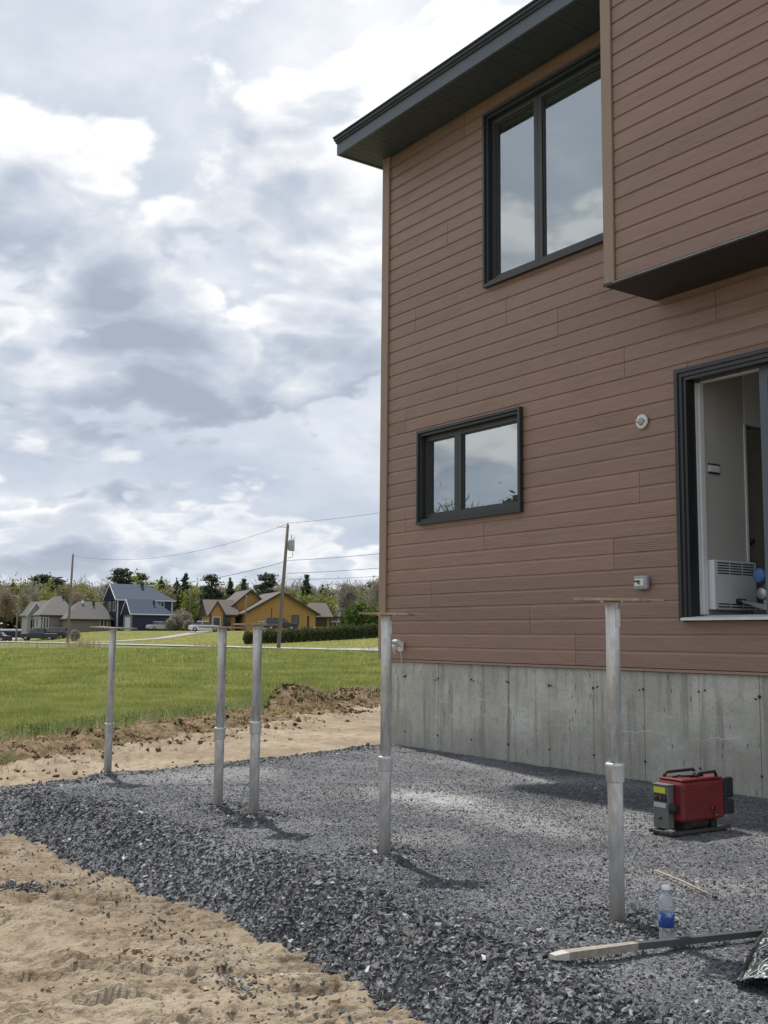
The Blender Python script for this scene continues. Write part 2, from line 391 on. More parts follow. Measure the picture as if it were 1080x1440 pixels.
def ribbon(name, pts, half, material, lift, nseg=60, cross=5):
    pts = np.array(pts, float); L = np.concatenate([[0], np.cumsum(np.linalg.norm(np.diff(pts, axis=0), axis=1))])
    t = np.linspace(0, L[-1], nseg); q = np.stack([np.interp(t, L, pts[:, k]) for k in (0, 1)], 1)
    d = np.gradient(q, axis=0); d /= np.linalg.norm(d, axis=1)[:, None]; n = np.stack([-d[:, 1], d[:, 0]], 1)
    V = []; 
    for c in np.linspace(-half, half, cross):
        w_ = q+n*c; V.append([P(a, b, float(z_field(np.array(a), np.array(b)))+lift) for a, b in w_])
    V = np.array(V).transpose(1, 0, 2).reshape(-1, 3)
    Fr = [(i*cross+j, i*cross+j+1, (i+1)*cross+j+1, (i+1)*cross+j) for i in range(nseg-1) for j in range(cross-1)]
    return structure(np_mesh(name, V, Fr, material))
def rp(t, q): a = ROAD_O+ROAD_D*t+ROAD_N*q; return (a[0], a[1])
ribbon('lawn', [rp(-90, 18), rp(170, 18)], 14.2, M_lawn, .05, 130, 15)
ribbon('road', [rp(-90, 0), rp(200, 0)], 3.1, M_road, .09, 120)
ribbon('driveway', [rp(58, 2.5), rp(50, 14), (150, -26), (158, -25)], 1.7, M_drive, .09)
ribbon('driveway', [rp(88, 2.5), rp(92, 12), (172, -57), (180, -60)], 2.6, M_drive, .09)
ribbon('driveway', [rp(-3, 2.5), rp(-10, 9), rp(-28, 15)], 1.6, M_drive, .09)

# gravel pad
def dust(x, y):
    return np.clip(1.15*np.exp(-((x-3.75)/.62)**2-((y+2.15)/.34)**2)+.5*np.exp(-((x-5.0)/.5)**2-((y+2.35)/.3)**2)+.35*smooth((perlin(x*.9+8, y*.9)-.1)/.4), 0, 1)
xs = np.arange(-.3, 11.0, .03); ys = np.arange(-5.4, .02, .03)
X, Y = np.meshgrid(xs, ys, indexing='ij'); Z = z_pad(X, Y)
n, k = X.shape; i, j = np.meshgrid(np.arange(n-1), np.arange(k-1), indexing='ij')
Fc = np.stack([i*k+j, (i+1)*k+j, (i+1)*k+j+1, i*k+j+1], -1).reshape(-1, 4)
keep = (pad_inside(X, Y) > -.50)[:-1, :-1].ravel()
pad = np_mesh('gravel_pad', np.stack([X, Y, Z], -1).reshape(-1, 3), Fc[keep], M_pad, smooth=True, attr={'dust': dust(X, Y).ravel()}); structure(pad)

# ------------------------------------------------------------------ loose stones (stuff)
def stones(name, pos, size, material, flat=.5, rng=RNG, sink=.25):
    "every stone a squashed, chipped box of 12 triangles"
    N = len(pos); base = np.array([(a, b, c) for c in (-1, 1) for b in (-1, 1) for a in (-1, 1)], float)
    tri = np.array([(0, 2, 3), (0, 3, 1), (4, 5, 7), (4, 7, 6), (0, 1, 5), (0, 5, 4), (2, 6, 7), (2, 7, 3), (0, 4, 6), (0, 6, 2), (1, 3, 7), (1, 7, 5)])
    V = base[None]*(.18+1.05*rng.random((N, 8, 3)))*.78
    ax = np.stack([.75+.7*rng.random(N), .55+.5*rng.random(N), flat*(.4+.7*rng.random(N))], 1)
    V = V*ax[:, None, :]*size[:, None, None]
    yaw = rng.random(N)*2*np.pi; til = rng.normal(0, .55, N); rol = rng.normal(0, .55, N)
    def rot(a, i, j):
        c, s_ = np.cos(a)[:, None], np.sin(a)[:, None]; p_, q_ = V[:, :, i]*c-V[:, :, j]*s_, V[:, :, i]*s_+V[:, :, j]*c
        V[:, :, i] = p_; V[:, :, j] = q_
    rot(til, 0, 2); rot(rol, 1, 2); rot(yaw, 0, 1)
    V = V+pos[:, None, :]; V[:, :, 2] += (size*(.35-sink))[:, None]
    Fc = (tri[None]+(np.arange(N)*8)[:, None, None]).reshape(-1, 3)
    o = np_mesh(name, V.reshape(-1, 3), Fc, material); o['kind'] = 'stuff'; return o
def stone_material():
    m_ = bpy.data.materials.new('crushed_slate'); m_.use_nodes = True; t = NT(m_.node_tree); b = t.n['Principled BSDF']
    rnd = t.node('ShaderNodeNewGeometry').outputs['Random Per Island']
    rp_ = t.node('ShaderNodeValToRGB', {0: rnd}); e = rp_.color_ramp.elements
    e[0].position = 0; e[0].color = (.036, .039, .045, 1); e[1].position = .80; e[1].color = (.138, .143, .153, 1)
    q = e.new(.4); q.color = (.072, .076, .085, 1); q = e.new(.86); q.color = (.15, .135, .11, 1); q = e.new(.88); q.color = (.155, .162, .178, 1); q = e.new(.965); q.color = (.23, .235, .24, 1); q = e.new(.99); q.color = (.46, .46, .45, 1)
    co = t.node('ShaderNodeTexCoord').outputs['Object']
    c = t.mix(t.ramp(t.noise(co, 60, 4, .6), .35, .7, 0, .35), rp_.outputs[0], (.15, .155, .165))
    t.set(b.inputs['Base Color'], c); b.inputs['Roughness'].default_value = .72; b.inputs['Specular IOR Level'].default_value = .35
    return m_
M_stone = stone_material()
def scatter(n, dmin, dmax, fn, ang=(-25, 25)):
    a = RNG.uniform(R(ang[0]), R(ang[1]), n); d = np.sqrt(RNG.uniform(dmin**2, dmax**2, n))
    u = d*np.cos(a); v = d*np.sin(a); x = CAM[0]+FH[0]*u+RH[0]*v; y = CAM[1]+FH[1]*u+RH[1]*v
    k = fn(x, y); return x[k], y[k], d[k]
def on_pad(x, y):
    d = pad_inside(x, y); return (d > -.36-.16*RNG.random(len(x))) & (y < -.03) & (x > .05)
allp, alls = [], []
for n, d0, d1, s0 in ((92000, 3.2, 6.0, .0100), (98000, 6.0, 9.0, .0097), (64000, 9.0, 13.5, .0110)):
    x, y, d = scatter(int(n*1.12), d0, d1, on_pad, (-25, 31))
    dd = pad_inside(x, y)
    coarse = smooth((.42+.35*perlin(x*1.2, y*1.2)-dd)/.35)           # the bank and its crest are clean coarse stone, the top is packed fines
    near = np.min([np.hypot(x-a, y-b) for a, b in POSTS], axis=0); coarse = np.maximum(coarse, .8*smooth((.34-near)/.2))
    keepk = RNG.random(len(x)) < (.62+.38*coarse)*(1-.78*dust(x, y))
    x, y, coarse = x[keepk], y[keepk], coarse[keepk]
    sz = s0*np.exp(np.clip(RNG.normal(0, .32, len(x)), -.8, .72))*(.60+.66*coarse)
    allp.append(np.stack([x, y, z_pad(x, y)], 1)); alls.append(sz)
pos = np.concatenate(allp); siz = np.concatenate(alls)
# strays rolled out on to the sand, and a spilled streak at the left
a = RNG.uniform(1.6, 7.6, 900); b = -4.72-np.abs(RNG.normal(0, .22, 900))
k = RNG.random(900) < .75; a, b = a[k], b[k]; pos = np.concatenate([pos, np.stack([a, b, z_sand(a, b)], 1)]); siz = np.concatenate([siz, .0095*np.exp(RNG.normal(0, .3, len(a)))])
a = RNG.normal(0, 1, 700); b = RNG.normal(0, 1, 700); t_ = np.array(P(6.25, -2.05)[:2]); a, b = t_[0]+a*.13*RH[0]+b*.05*FH[0], t_[1]+a*.13*RH[1]+b*.05*FH[1]
pos = np.concatenate([pos, np.stack([a, b, z_sand(a, b)], 1)]); siz = np.concatenate([siz, .010*np.exp(RNG.normal(0, .3, len(a)))])
a = RNG.normal(6.05, .14, 160); b = RNG.normal(-5.0, .07, 160); pos = np.concatenate([pos, np.stack([a, b, z_sand(a, b)], 1)]); siz = np.concatenate([siz, .010*np.exp(RNG.normal(0, .3, 160))])
tag(stones('gravel', pos, siz, M_stone), 'dark slate gravel of broken stone spread beside the house', 'gravel', kind='stuff')

# small lumps and crumbs on the sand in front
M_lump = mat('sand_lump', lin(146, 130, 110), .95, var=.2, scale=20, bump=.4, island=.25, spec=.1)
x, y, d = scatter(5200, 3.4, 9.5, lambda a, b: (pad_inside(a, b) < -.38), (-25, 4)); sz = .0065*np.exp(RNG.normal(0, .55, len(x)))
k = RNG.random(len(x)) < smooth((perlin(x*1.1+6, y*1.1)+.4)/.6); x, y, sz = x[k], y[k], sz[k]
for cx_, cy_, n_, s_ in ((5.62, -5.07, 46, .012), (5.15, -5.02, 40, .011), (6.15, -5.02, 30, .012), (6.45, -5.25, 26, .010), (5.75, -5.5, 40, .009)):
    a = RNG.normal(0, .11, n_); b = RNG.normal(0, .03, n_); x = np.concatenate([x, cx_+a*RH[0]+b*FH[0]]); y = np.concatenate([y, cy_+a*RH[1]+b*FH[1]]); sz = np.concatenate([sz, s_*np.exp(RNG.normal(0, .4, n_))])
tag(stones('sand_lumps', np.stack([x, y, z_sand(x, y)], 1), sz, M_lump, flat=.8), 'small sandy lumps and crumbs on the bare ground in front', 'sand', kind='stuff')

# clods of churned earth by the turf
M_clod = mat('brown_earth', lin(104, 87, 69), .95, var=.3, scale=9, bump=.5, bscale=40, island=.45, spec=.1)
n = 9000; v = RNG.uniform(-7.5, 1.2, n); s = RNG.normal(-1.0, .75, n); k = (s < .1) & (s > -3.4); v, s = v[k], s[k]; u = 28+2.8*v+2.97*s
k = (u > 6) & (v > -.42*u); u, v = u[k], v[k]
x = CAM[0]+FH[0]*u+RH[0]*v; y = CAM[1]+FH[1]*u+RH[1]*v; k = pad_inside(x, y) < -.6; x, y = x[k], y[k]
sz = .020*np.exp(np.clip(RNG.normal(0, .55, len(x)), -1.5, .95)); k = RNG.random(len(x)) < smooth((perlin(x*1.5+3, y*1.5)+.2)/.4); x, y, sz = x[k], y[k], sz[k]
mx = []
for mu, mv, su, sv, c in ((22.3, -1.75, .7, .7, 900), (24.5, -.55, .8, .5, 400), (20.6, -.55, .25, .25, 120)):
    a = RNG.normal(mu, su, c); b = RNG.normal(mv, sv, c); mx.append((CAM[0]+FH[0]*a+RH[0]*b, CAM[1]+FH[1]*a+RH[1]*b, .022*np.exp(np.clip(RNG.normal(0, .5, c), -1.2, .9))))
x = np.concatenate([x]+[m_[0] for m_ in mx]); y = np.concatenate([y]+[m_[1] for m_ in mx]); sz = np.concatenate([sz]+[m_[2] for m_ in mx])
tag(stones('dirt_clods', np.stack([x, y, z_sand(x, y)], 1), sz, M_clod, flat=.9), 'brown clods of churned earth between turf and sand', 'dirt', kind='stuff')

# ------------------------------------------------------------------ grass (stuff)
def blade_material(name, cols):
    m_ = bpy.data.materials.new(name); m_.use_nodes = True; t = NT(m_.node_tree); b = t.n['Principled BSDF']
    rnd = t.node('ShaderNodeNewGeometry').outputs['Random Per Island']
    co = t.node('ShaderNodeTexCoord').outputs['Object']
    big = t.noise(t.mapping(co, (.45, .45, .45)), 1, 7, .68)
    x_ = t.m('ADD', t.m('MULTIPLY', rnd, .42), t.ramp(big, .34, .66, 0, .72, False))
    rp_ = t.node('ShaderNodeValToRGB', {0: x_}); e = rp_.color_ramp.elements
    e[0].position = .05; e[0].color = (*cols[0], 1); e[1].position = .95; e[1].color = (*cols[-1], 1)
    for i, c in enumerate(cols[1:-1]): q = e.new(.05+.9*(i+1)/(len(cols)-1)); q.color = (*c, 1)
    t.set(b.inputs['Base Color'], rp_.outputs[0]); b.inputs['Roughness'].default_value = .6; b.inputs['Specular IOR Level'].default_value = .25
    tr = t.node('ShaderNodeBsdfTranslucent', {'Color': rp_.outputs[0]}); ms = t.node('ShaderNodeMixShader', {0: .4, 1: b.outputs[0], 2: tr.outputs[0]})
    t.set(t.n['Material Output'].inputs['Surface'], ms.outputs[0]); return m_
M_blade = blade_material('grass_blades', [(.135, .17, .045), (.215, .255, .072), (.31, .335, .10), (.45, .42, .17)])
M_weed = blade_material('dry_weeds', [(.24, .18, .10), (.34, .27, .16), (.40, .33, .22)])
def blades(name, x, y, z, h, wd, material, label, cat, lean=.35):
    N = len(x); a = RNG.random(N)*2*np.pi; la = RNG.random(N)*2*np.pi; le = np.abs(RNG.normal(0, lean, N))*h
    ca, sa = np.cos(a)*wd/2, np.sin(a)*wd/2; lx, ly = np.cos(la)*le, np.sin(la)*le
    V = np.stack([np.stack([x-ca, y-sa, z-.01], 1), np.stack([x+ca, y+sa, z-.01], 1), np.stack([x+lx, y+ly, z+h], 1)], 1)
    return tag(np_mesh(name, V.reshape(-1, 3), np.arange(3*N).reshape(-1, 3), material), label, cat, kind='stuff')
gx = []
for n, d0, d1, h0, w0 in ((170000, 11, 24, .050, .013), (120000, 24, 45, .065, .032), (70000, 45, 86, .085, .085)):
    x, y, d = scatter(n, d0, d1, lambda a, b: (s_field(*uv(a, b)) > -.05+.25*RNG.normal(0, 1, len(a))*.3) & (road_q(*uv(a, b)) < -4.2), (-25, 3))
    tuft = smooth((fbm(x*.9, y*.9, 4, .6)+.45)/.9)
    h = h0*(.35+1.1*tuft)*np.exp(RNG.normal(0, .3, len(x)))
    gx.append((x, y, z_field(*uv(x, y)), h, np.full(len(x), w0)*(.6+.8*RNG.random(len(x)))))
n = 9000; v = RNG.uniform(-7, 0, n); s = RNG.uniform(-2.3, 0, n); u = 28+2.8*v+2.97*s; x = CAM[0]+FH[0]*u+RH[0]*v; y = CAM[1]+FH[1]*u+RH[1]*v
k = (perlin(x*.8+2, y*.8) > .16) & (u > 8); x, y = x[k], y[k]; gx.append((x, y, z_sand(x, y), .05*np.exp(RNG.normal(0, .3, len(x))), np.full(len(x), .014)))
x, y, z, h, wd = [np.concatenate([g[i] for g in gx]) for i in range(5)]
blades('grass', x, y, z, h, wd, M_blade, 'green spring grass of the open field up to the road', 'grass')
wx = []; sx_, sy_, sz_ = [], [], []
for (px, u_, nn, hh) in ((118, 88, 160, 1.1), (135, 90, 90, .9), (290, 88, 60, .9), (520, 80, 20, .6), (300, 96, 60, .8), (365, 90, 40, .7), (60, 96, 60, .7), (25, 98, 60, .6)):
    v_ = (px-540)/F_PX*u_; a = RNG.normal(u_, 1.0, nn); b = RNG.normal(v_, .7, nn); wx.append((a, b, np.full(nn, hh)*RNG.uniform(.4, 1, nn)))
a, b, h = [np.concatenate([g[i] for g in wx]) for i in range(3)]
blades('dry_weeds', CAM[0]+FH[0]*a+RH[0]*b, CAM[1]+FH[1]*a+RH[1]*b, z_field(a, b), h, np.full(len(a), .05), M_weed, 'straw coloured dry weeds standing along the road edge', 'weeds', .2)
n = 6000; v = RNG.uniform(-6.5, .6, n); s = RNG.normal(-.75, .7, n); k = (s < .25) & (s > -2.6); v, s = v[k], s[k]; u = 28+2.8*v+2.97*s; k = u > 8; u, v = u[k], v[k]
u = np.concatenate([u, RNG.normal(22.3, .7, 900), RNG.normal(24.5, .8, 400)]); v = np.concatenate([v, RNG.normal(-1.75, .7, 900), RNG.normal(-.55, .5, 400)])
x = CAM[0]+FH[0]*u+RH[0]*v; y = CAM[1]+FH[1]*u+RH[1]*v; k = (perlin(x*1.3, y*1.3) > -.12) & (pad_inside(x, y) < -.6); x, y = x[k], y[k]
blades('dead_grass', x, y, z_sand(x, y)+.01, .07*np.exp(RNG.normal(0, .4, len(x))), np.full(len(x), .016), M_weed, 'dead straw coloured grass mixed into the churned earth', 'grass', .9)

# ================================================================== the house
M_sid = None
def siding_material():
    m_ = bpy.data.materials.new('brown_wood_grain_siding'); m_.use_nodes = True; t = NT(m_.node_tree); b = t.n['Principled BSDF']
    co = t.node('ShaderNodeTexCoord').outputs['Object']; oi = t.node('ShaderNodeObjectInfo').outputs['Random']
    off = t.node('ShaderNodeCombineXYZ', {0: t.m('MULTIPLY', oi, 37.0), 1: t.m('MULTIPLY', oi, 11.0), 2: t.m('MULTIPLY', oi, 5.0)}).outputs[0]
    c2 = t.vm('ADD', co, off).outputs[0]
    g = t.mapping(c2, (1.6, 1, 26)); grain = t.noise(g, 2.2, 8, .62, .9); fine = t.noise(t.mapping(c2, (5, 1, 120)), 2, 4, .6)
    wav = t.node('ShaderNodeTexWave', {'Vector': t.mapping(c2, (.35, 1, 5.5)), 'Scale': 3.2, 'Distortion': 9.0, 'Detail': 4.0, 'Detail Scale': 1.1}, wave_type='RINGS').outputs['Fac']
    knot = t.ramp(t.noise(t.mapping(c2, (.9, 1, 4)), 1.3, 2, .5), .56, .70)
    c = t.mix(t.ramp(grain, .3, .7), (.243, .147, .111), (.295, .184, .143))
    c = t.mix(t.m('MULTIPLY', knot, t.ramp(wav, .25, .75, .22, 0)), c, (.17, .105, .078))
    sc = t.vm('SCALE', c); t.set(sc.inputs['Scale'], t.ramp(oi, 0, 1, .92, 1.07, False)); t.set(b.inputs['Base Color'], sc.outputs[0])
    h = t.m('ADD', t.m('MULTIPLY', grain, .8), t.m('ADD', t.m('MULTIPLY', fine, .35), t.m('MULTIPLY', t.m('MULTIPLY', knot, wav), .8)))
    bn = t.node('ShaderNodeBump', {'Height': h, 'Strength': .5, 'Distance': .006}); t.set(b.inputs['Normal'], bn.outputs[0])
    b.inputs['Roughness'].default_value = .44; b.inputs['Specular IOR Level'].default_value = .5
    return m_
M_sid = siding_material()
M_trim = mat('brown_corner_trim', (.30, .205, .15), .55, var=.06, scale=3)
M_sheath = mat('dark_gap_backing', (.07, .05, .04), .9)
M_black = mat('black_window_metal', (.026, .028, .030), .38, var=.08, scale=4, spec=.55)
M_sash = mat('charcoal_sash', (.045, .046, .048), .42, var=.08, scale=4)
M_slate = mat('slate_blue_metal', (.086, .106, .134), .45, var=.06, scale=3)
M_soff = mat('dark_slate_soffit', (.05, .062, .079), .5, var=.06, scale=3)
M_bsoff = mat('black_soffit_metal', (.018, .019, .022), .45)
M_edge = mat('thin_bright_trim', (.38, .36, .33), .4, metal=.6)
M_shing = mat('dark_shingles', (.04, .042, .048), .9, var=.3, scale=15, bump=.5)
M_white = mat('white_vinyl', (.72, .73, .75), .45, var=.03)
M_wallin = mat('grey_interior_paint', (.50, .49, .455), .8, var=.03)
M_floor = mat('interior_floor', (.16, .13, .10), .6)
M_sillm = mat('dusty_white_sill', (.62, .64, .62), .55, var=.14, scale=9, stretch=(1, 3, 1))
def glass_material(name, ior, tint, tr):
    m_ = bpy.data.materials.new(name); m_.use_nodes = True; t = NT(m_.node_tree); t.n.remove(t.n['Principled BSDF'])
    fr = t.m('MULTIPLY', t.node('ShaderNodeFresnel', {'IOR': ior}).outputs[0], t.m('SUBTRACT', 1.0, t.node('ShaderNodeNewGeometry').outputs['Backfacing']))
    g = t.node('ShaderNodeBsdfGlossy', {'Color': tint, 'Roughness': .0}); a = t.node('ShaderNodeBsdfTransparent', {'Color': tr})
    ms = t.node('ShaderNodeMixShader', {0: fr, 1: a.outputs[0], 2: g.outputs[0]}); t.set(t.n['Material Output'].inputs['Surface'], ms.outputs[0]); return m_
M_glass = glass_material('coated_window_glass', 4.8, (.90, .97, 1.0), (.80, .86, .87))
M_cglass = glass_material('clear_door_glass', 1.45, (.9, .95, 1.0), (.9, .92, .9))

house = thing('house', 'two storey house with brown horizontal siding on a bare concrete foundation', 'house')
Z0, CH = .953, .14335; ZTOP = 6.975; WX1 = 9.0
OPEN = [(.715, 2.415, 2.436, 3.494), (1.855, 4.01, 4.858, 6.772), (4.342, 6.25, 1.345, 3.472)]
def cut(rects, ops):
    for (a0, a1, c0, c1) in ops:
        out = []
        for (x0, x1, z0, z1) in rects:
            if a1 <= x0 or a0 >= x1 or c1 <= z0 or c0 >= z1: out.append((x0, x1, z0, z1)); continue
            if x0 < a0: out.append((x0, a0, z0, z1))
            if x1 > a1: out.append((a1, x1, z0, z1))
            m0, m1 = max(x0, a0), min(x1, a1)
            if z0 < c0: out.append((m0, m1, z0, c0))
            if z1 > c1: out.append((m0, m1, c1, z1))
        rects = out
    return rects
# structural wall behind the boards
mb = MB()
for (x0, x1, z0, z1) in cut([(0.02, WX1, Z0-.02, ZTOP+.05)], OPEN): mb.box(x0, x1, .0125, .20, z0, z1)
wall = mb.build('wall', M_sheath, house)
def board_profile(z0, yf):
    h = CH
    return [(yf-.004, z0+.001), (yf-.0150, z0+.001), (yf-.0150, z0+h-.030), (yf-.0143, z0+h-.027), (yf-.0070, z0+h-.010), (yf-.0064, z0+h-.007), (yf-.0064, z0+h)]
def clip_prof(pr, za, zb):
    out = []
    for i, (yy, zz) in enumerate(pr):
        if za-1e-6 <= zz <= zb+1e-6: out.append((yy, zz))
        if i+1 < len(pr):
            y2, z2 = pr[i+1]
            for zc in sorted((za, zb), reverse=zz > z2):
                if (zz-zc)*(z2-zc) < 0: t = (zc-zz)/(z2-zz); out.append((yy+(y2-yy)*t, zc))
    return out
def siding(x0, x1, zb, zt, ops, joints, yf, parent, rows):
    for k in range(rows):
        js = sorted(j for j in joints.get(k, []) if x0+.05 < j < x1-.05); ed = [x0]+js+[x1]
        segs = []
        for a, b in zip(ed[:-1], ed[1:]):
            full = cut([(a, b, 0, 1)], [(o[0], o[1], -1, 2) for o in ops if o[2] <= zb+2*k*CH+.02 and o[3] >= zb+(2*k+2)*CH-.02]); segs += [(q[0], q[1]) for q in full]
        for a, b in segs:
            a_, b_ = (a+.0025 if a in js else a), (b-.0025 if b in js else b)
            mb = MB()
            for c in (0, 1):
                z0 = zb+(2*k+c)*CH; z1 = min(z0+CH, zt)
                if z0 >= zt-.01: continue
                for (p0, p1, q0, q1) in cut([(a_, b_, z0, z1)], ops):
                    if p1-p0 < .004 or q1-q0 < .004: continue
                    pr = clip_prof(board_profile(z0, yf), q0, q1)
                    if len(pr) < 2: continue
                    poly = [(yf-.004, pr[0][1])]+pr+[(yf-.004, pr[-1][1])]
                    pp = []
                    for pt in poly:
                        if not pp or abs(pt[0]-pp[-1][0])+abs(pt[1]-pp[-1][1]) > 1e-5: pp.append(pt)
                    if len(pp) >= 3: mb.prism(pp, p0, p1, 'x')
            if mb.v: mb.build('siding_board', M_sid, parent)
J = {0: [3.1, 6.5], 1: [2.493, 5.94], 2: [.93, 4.38], 3: [3.587, 7.0], 4: [1.809, 5.26], 5: [.453, 3.9], 6: [1.5, 7.2], 7: [2.2, 7.6], 8: [1.0, 4.45], 9: [.453, 3.75, 7.2],
     10: [1.379, 4.755, 8.2], 11: [2.91, 6.36], 12: [2.172, 5.62], 13: [.619, 4.06, 7.5], 14: [2.7, 6.1], 15: [3.3, 6.7], 16: [1.2, 4.6], 17: [3.0, 6.4], 18: [3.6, 7], 19: [2.4, 5.8], 20: [1.5, 4.9]}
siding(.108, WX1, Z0, ZTOP-.004, OPEN, J, 0.016, wall, 22)
MB().box(-.028, .020, -.022, .10, Z0-.004, ZTOP-.003).box(.0205, .104, -.022, .004, Z0-.004, ZTOP-.003).build('corner_trim', M_trim, house)
MB().box(.0, WX1, -.012, .02, Z0-.028, Z0-.006).build('starter_strip', M_trim, house)
# side, back and far walls
mb = MB()
for (y0, y1, z0, z1) in cut([(.205, 8.5, -.3, ZTOP+.05)], []): mb.box(0, .18, y0, y1, z0, z1)
mb.build('side_wall', M_sid, house)
mb = MB(); mb.box(0.2, WX1, 8.3, 8.5, -.3, ZTOP+.05); mb.build('back_wall', M_sid, house)
mb = MB(); mb.box(WX1-.2, WX1, .205, 8.28, -.3, ZTOP+.05); mb.build('end_wall', M_sid, house)
# foundation: cast in form-board widths, with seams and tie marks
def concrete_material():
    m_ = bpy.data.materials.new('cast_concrete'); m_.use_nodes = True; t = NT(m_.node_tree); b = t.n['Principled BSDF']
    co = t.node('ShaderNodeTexCoord').outputs['Object']; s_ = t.node('ShaderNodeSeparateXYZ', {0: co})
    oi = t.node('ShaderNodeObjectInfo').outputs['Random']
    n1 = t.noise(co, 1.4, 7, .65); n2 = t.noise(t.mapping(co, (7, 1, .7)), 1.5, 7, .65); n3 = t.noise(co, 34, 5, .65)
    c = t.mix(t.ramp(n1, .35, .65), (.38, .372, .33), (.53, .52, .47))
    c = t.mix(t.ramp(n2, .47, .66, 0, .7), c, (.23, .225, .20))
    c = t.mix(t.ramp(n3, .48, .7, 0, .45), c, (.22, .22, .205))
    pit = t.node('ShaderNodeTexVoronoi', {'Vector': t.mapping(co, (26, 1, 8)), 'Scale': 1.0}); ps = t.node('ShaderNodeSeparateColor', {0: pit.outputs['Color']})
    pm = t.m('MULTIPLY', t.ramp(pit.outputs['Distance'], .10, .24, 1, 0), t.m('GREATER_THAN', ps.outputs[0], .80))
    c = t.mix(t.m('MULTIPLY', pm, .65), c, (.06, .06, .058))
    # pale lime runs that wander level across the wall, and a damp splash zone at the bottom
    wz = t.m('ADD', s_.outputs['Z'], t.m('MULTIPLY', t.m('SUBTRACT', t.noise(t.mapping(co, (1.1, 1, .01)), 1.2, 5, .6), .5), .34))
    for lv, wd, th in ((.40, .010, .52), (.56, .016, .56), (.30, .008, .58)):
        ln = t.ramp(t.m('ABSOLUTE', t.m('SUBTRACT', wz, lv)), 0, wd, .8, 0)
        c = t.mix(t.m('MULTIPLY', ln, t.ramp(t.noise(t.mapping(co, (1.6, 1, 4), (lv*9, 0, 0)), 1.3, 4, .6), th-.08, th+.06)), c, (.58, .57, .53))
    damp = t.ramp(t.m('ADD', s_.outputs['Z'], t.m('MULTIPLY', t.m('SUBTRACT', n1, .5), .5)), .12, .5, .34, 0)
    c = t.mix(damp, c, (.20, .19, .16))
    sc = t.vm('SCALE', c); t.set(sc.inputs['Scale'], t.ramp(oi, 0, 1, .94, 1.05, False)); t.set(b.inputs['Base Color'], sc.outputs[0])
    h = t.m('SUBTRACT', t.m('MULTIPLY', n3, .5), pm)
    bn = t.node('ShaderNodeBump', {'Height': h, 'Strength': .5, 'Distance': .006}); t.set(b.inputs['Normal'], bn.outputs[0]); b.inputs['Roughness'].default_value = .88; b.inputs['Specular IOR Level'].default_value = .3
    return m_
M_conc = concrete_material(); M_seam = mat('dark_form_seam', (.055, .052, .048), .95); M_tie = mat('rusty_tie_end', (.05, .042, .036), .9)
found = MB().box(.03, WX1, .045, .26, -.6, Z0-.03).build('foundation', M_seam, house)
edges = [.03, .452, 1.038, 1.594, 2.160, 2.729, 3.303, 3.890, 4.470, 5.043, 5.62, 6.2, 6.78, 7.36, 7.94, 8.5, WX1]
for a, b in zip(edges[:-1], edges[1:]):
    dy = random.uniform(-.003, .003)
    MB().box(a+.0018, b-.0018, .022+dy, .05, -.5, Z0-.032, .0025).build('concrete_panel', M_conc, found)
for e_ in edges[1:-1]:
    for zz, n_ in ((.765+random.uniform(-.012, .012), 2), (.16, 1)):
        for q in range(n_):
            mb = MB()
            xx = e_+random.uniform(-.004, .004)+(random.choice((-1, 1))*random.uniform(.02, .07) if q else 0); rr_ = random.uniform(.008, .014)*(1 if q == 0 else .7)
            zq = zz+(random.uniform(-.02, .02) if q else 0)
            mb.lathe([(rr_*.5, .006), (rr_, .012), (rr_*.8, .03)], 8, (xx, 0, zq), 'y').build('form_tie_mark', M_tie, found)
MB().box(.03, .05, .26, 8.5, -.6, Z0-.03).build('foundation_side', M_conc, house)
# roof, fascia, soffit
RX0, FY, SZ = -.225, -.517, 6.975
roof = MB().prism([(FY-.09, 7.165), (FY-.09, 7.183), (4.2, 8.2), (9.1, 7.183), (9.1, 7.165)], RX0-.03, 9.3, 'x').build('roof', M_shing, house)
MB().box(RX0-.025, 4.12, FY-.03, FY, SZ-.006, 7.108).build('fascia', M_slate, roof)
MB().prism([(FY-.05, 7.110), (FY-.05, 7.131), (FY-.075, 7.136), (FY-.075, 7.162), (FY+.02, 7.162), (FY+.02, 7.110)], RX0-.028, 4.12, 'x').build('drip_edge', M_soff, roof)
MB().box(RX0-.025, RX0, FY+.001, 8.9, SZ-.006, 7.162).build('rake_board', M_slate, roof)
MB().box(RX0-.022, RX0-.001, FY+.002, 8.8, SZ-.0105, SZ-.0075).build('rake_trim', M_edge, roof)
x_ = RX0+.001
while x_ < 4.1:
    x1_ = min(x_+.3, 4.12); mb = MB(); q = x_
    while q < x1_-.02: mb.box(q+.0015, min(q+.0985, x1_-.001), FY+.001, .012, SZ+.004, SZ+.016); q += .1
    mb.box(x_, x1_, FY+.001, .012, SZ+.0165, SZ+.022); mb.build('soffit_panel', M_soff, roof); x_ += .3015
MB().box(RX0+.001, -.001, .0125, 8.8, SZ+.004, SZ+.02).build('side_soffit', M_soff, roof)
MB().box(.02, 8.98, .22, 8.28, 6.91, 6.95).build('ceiling', M_white, house)
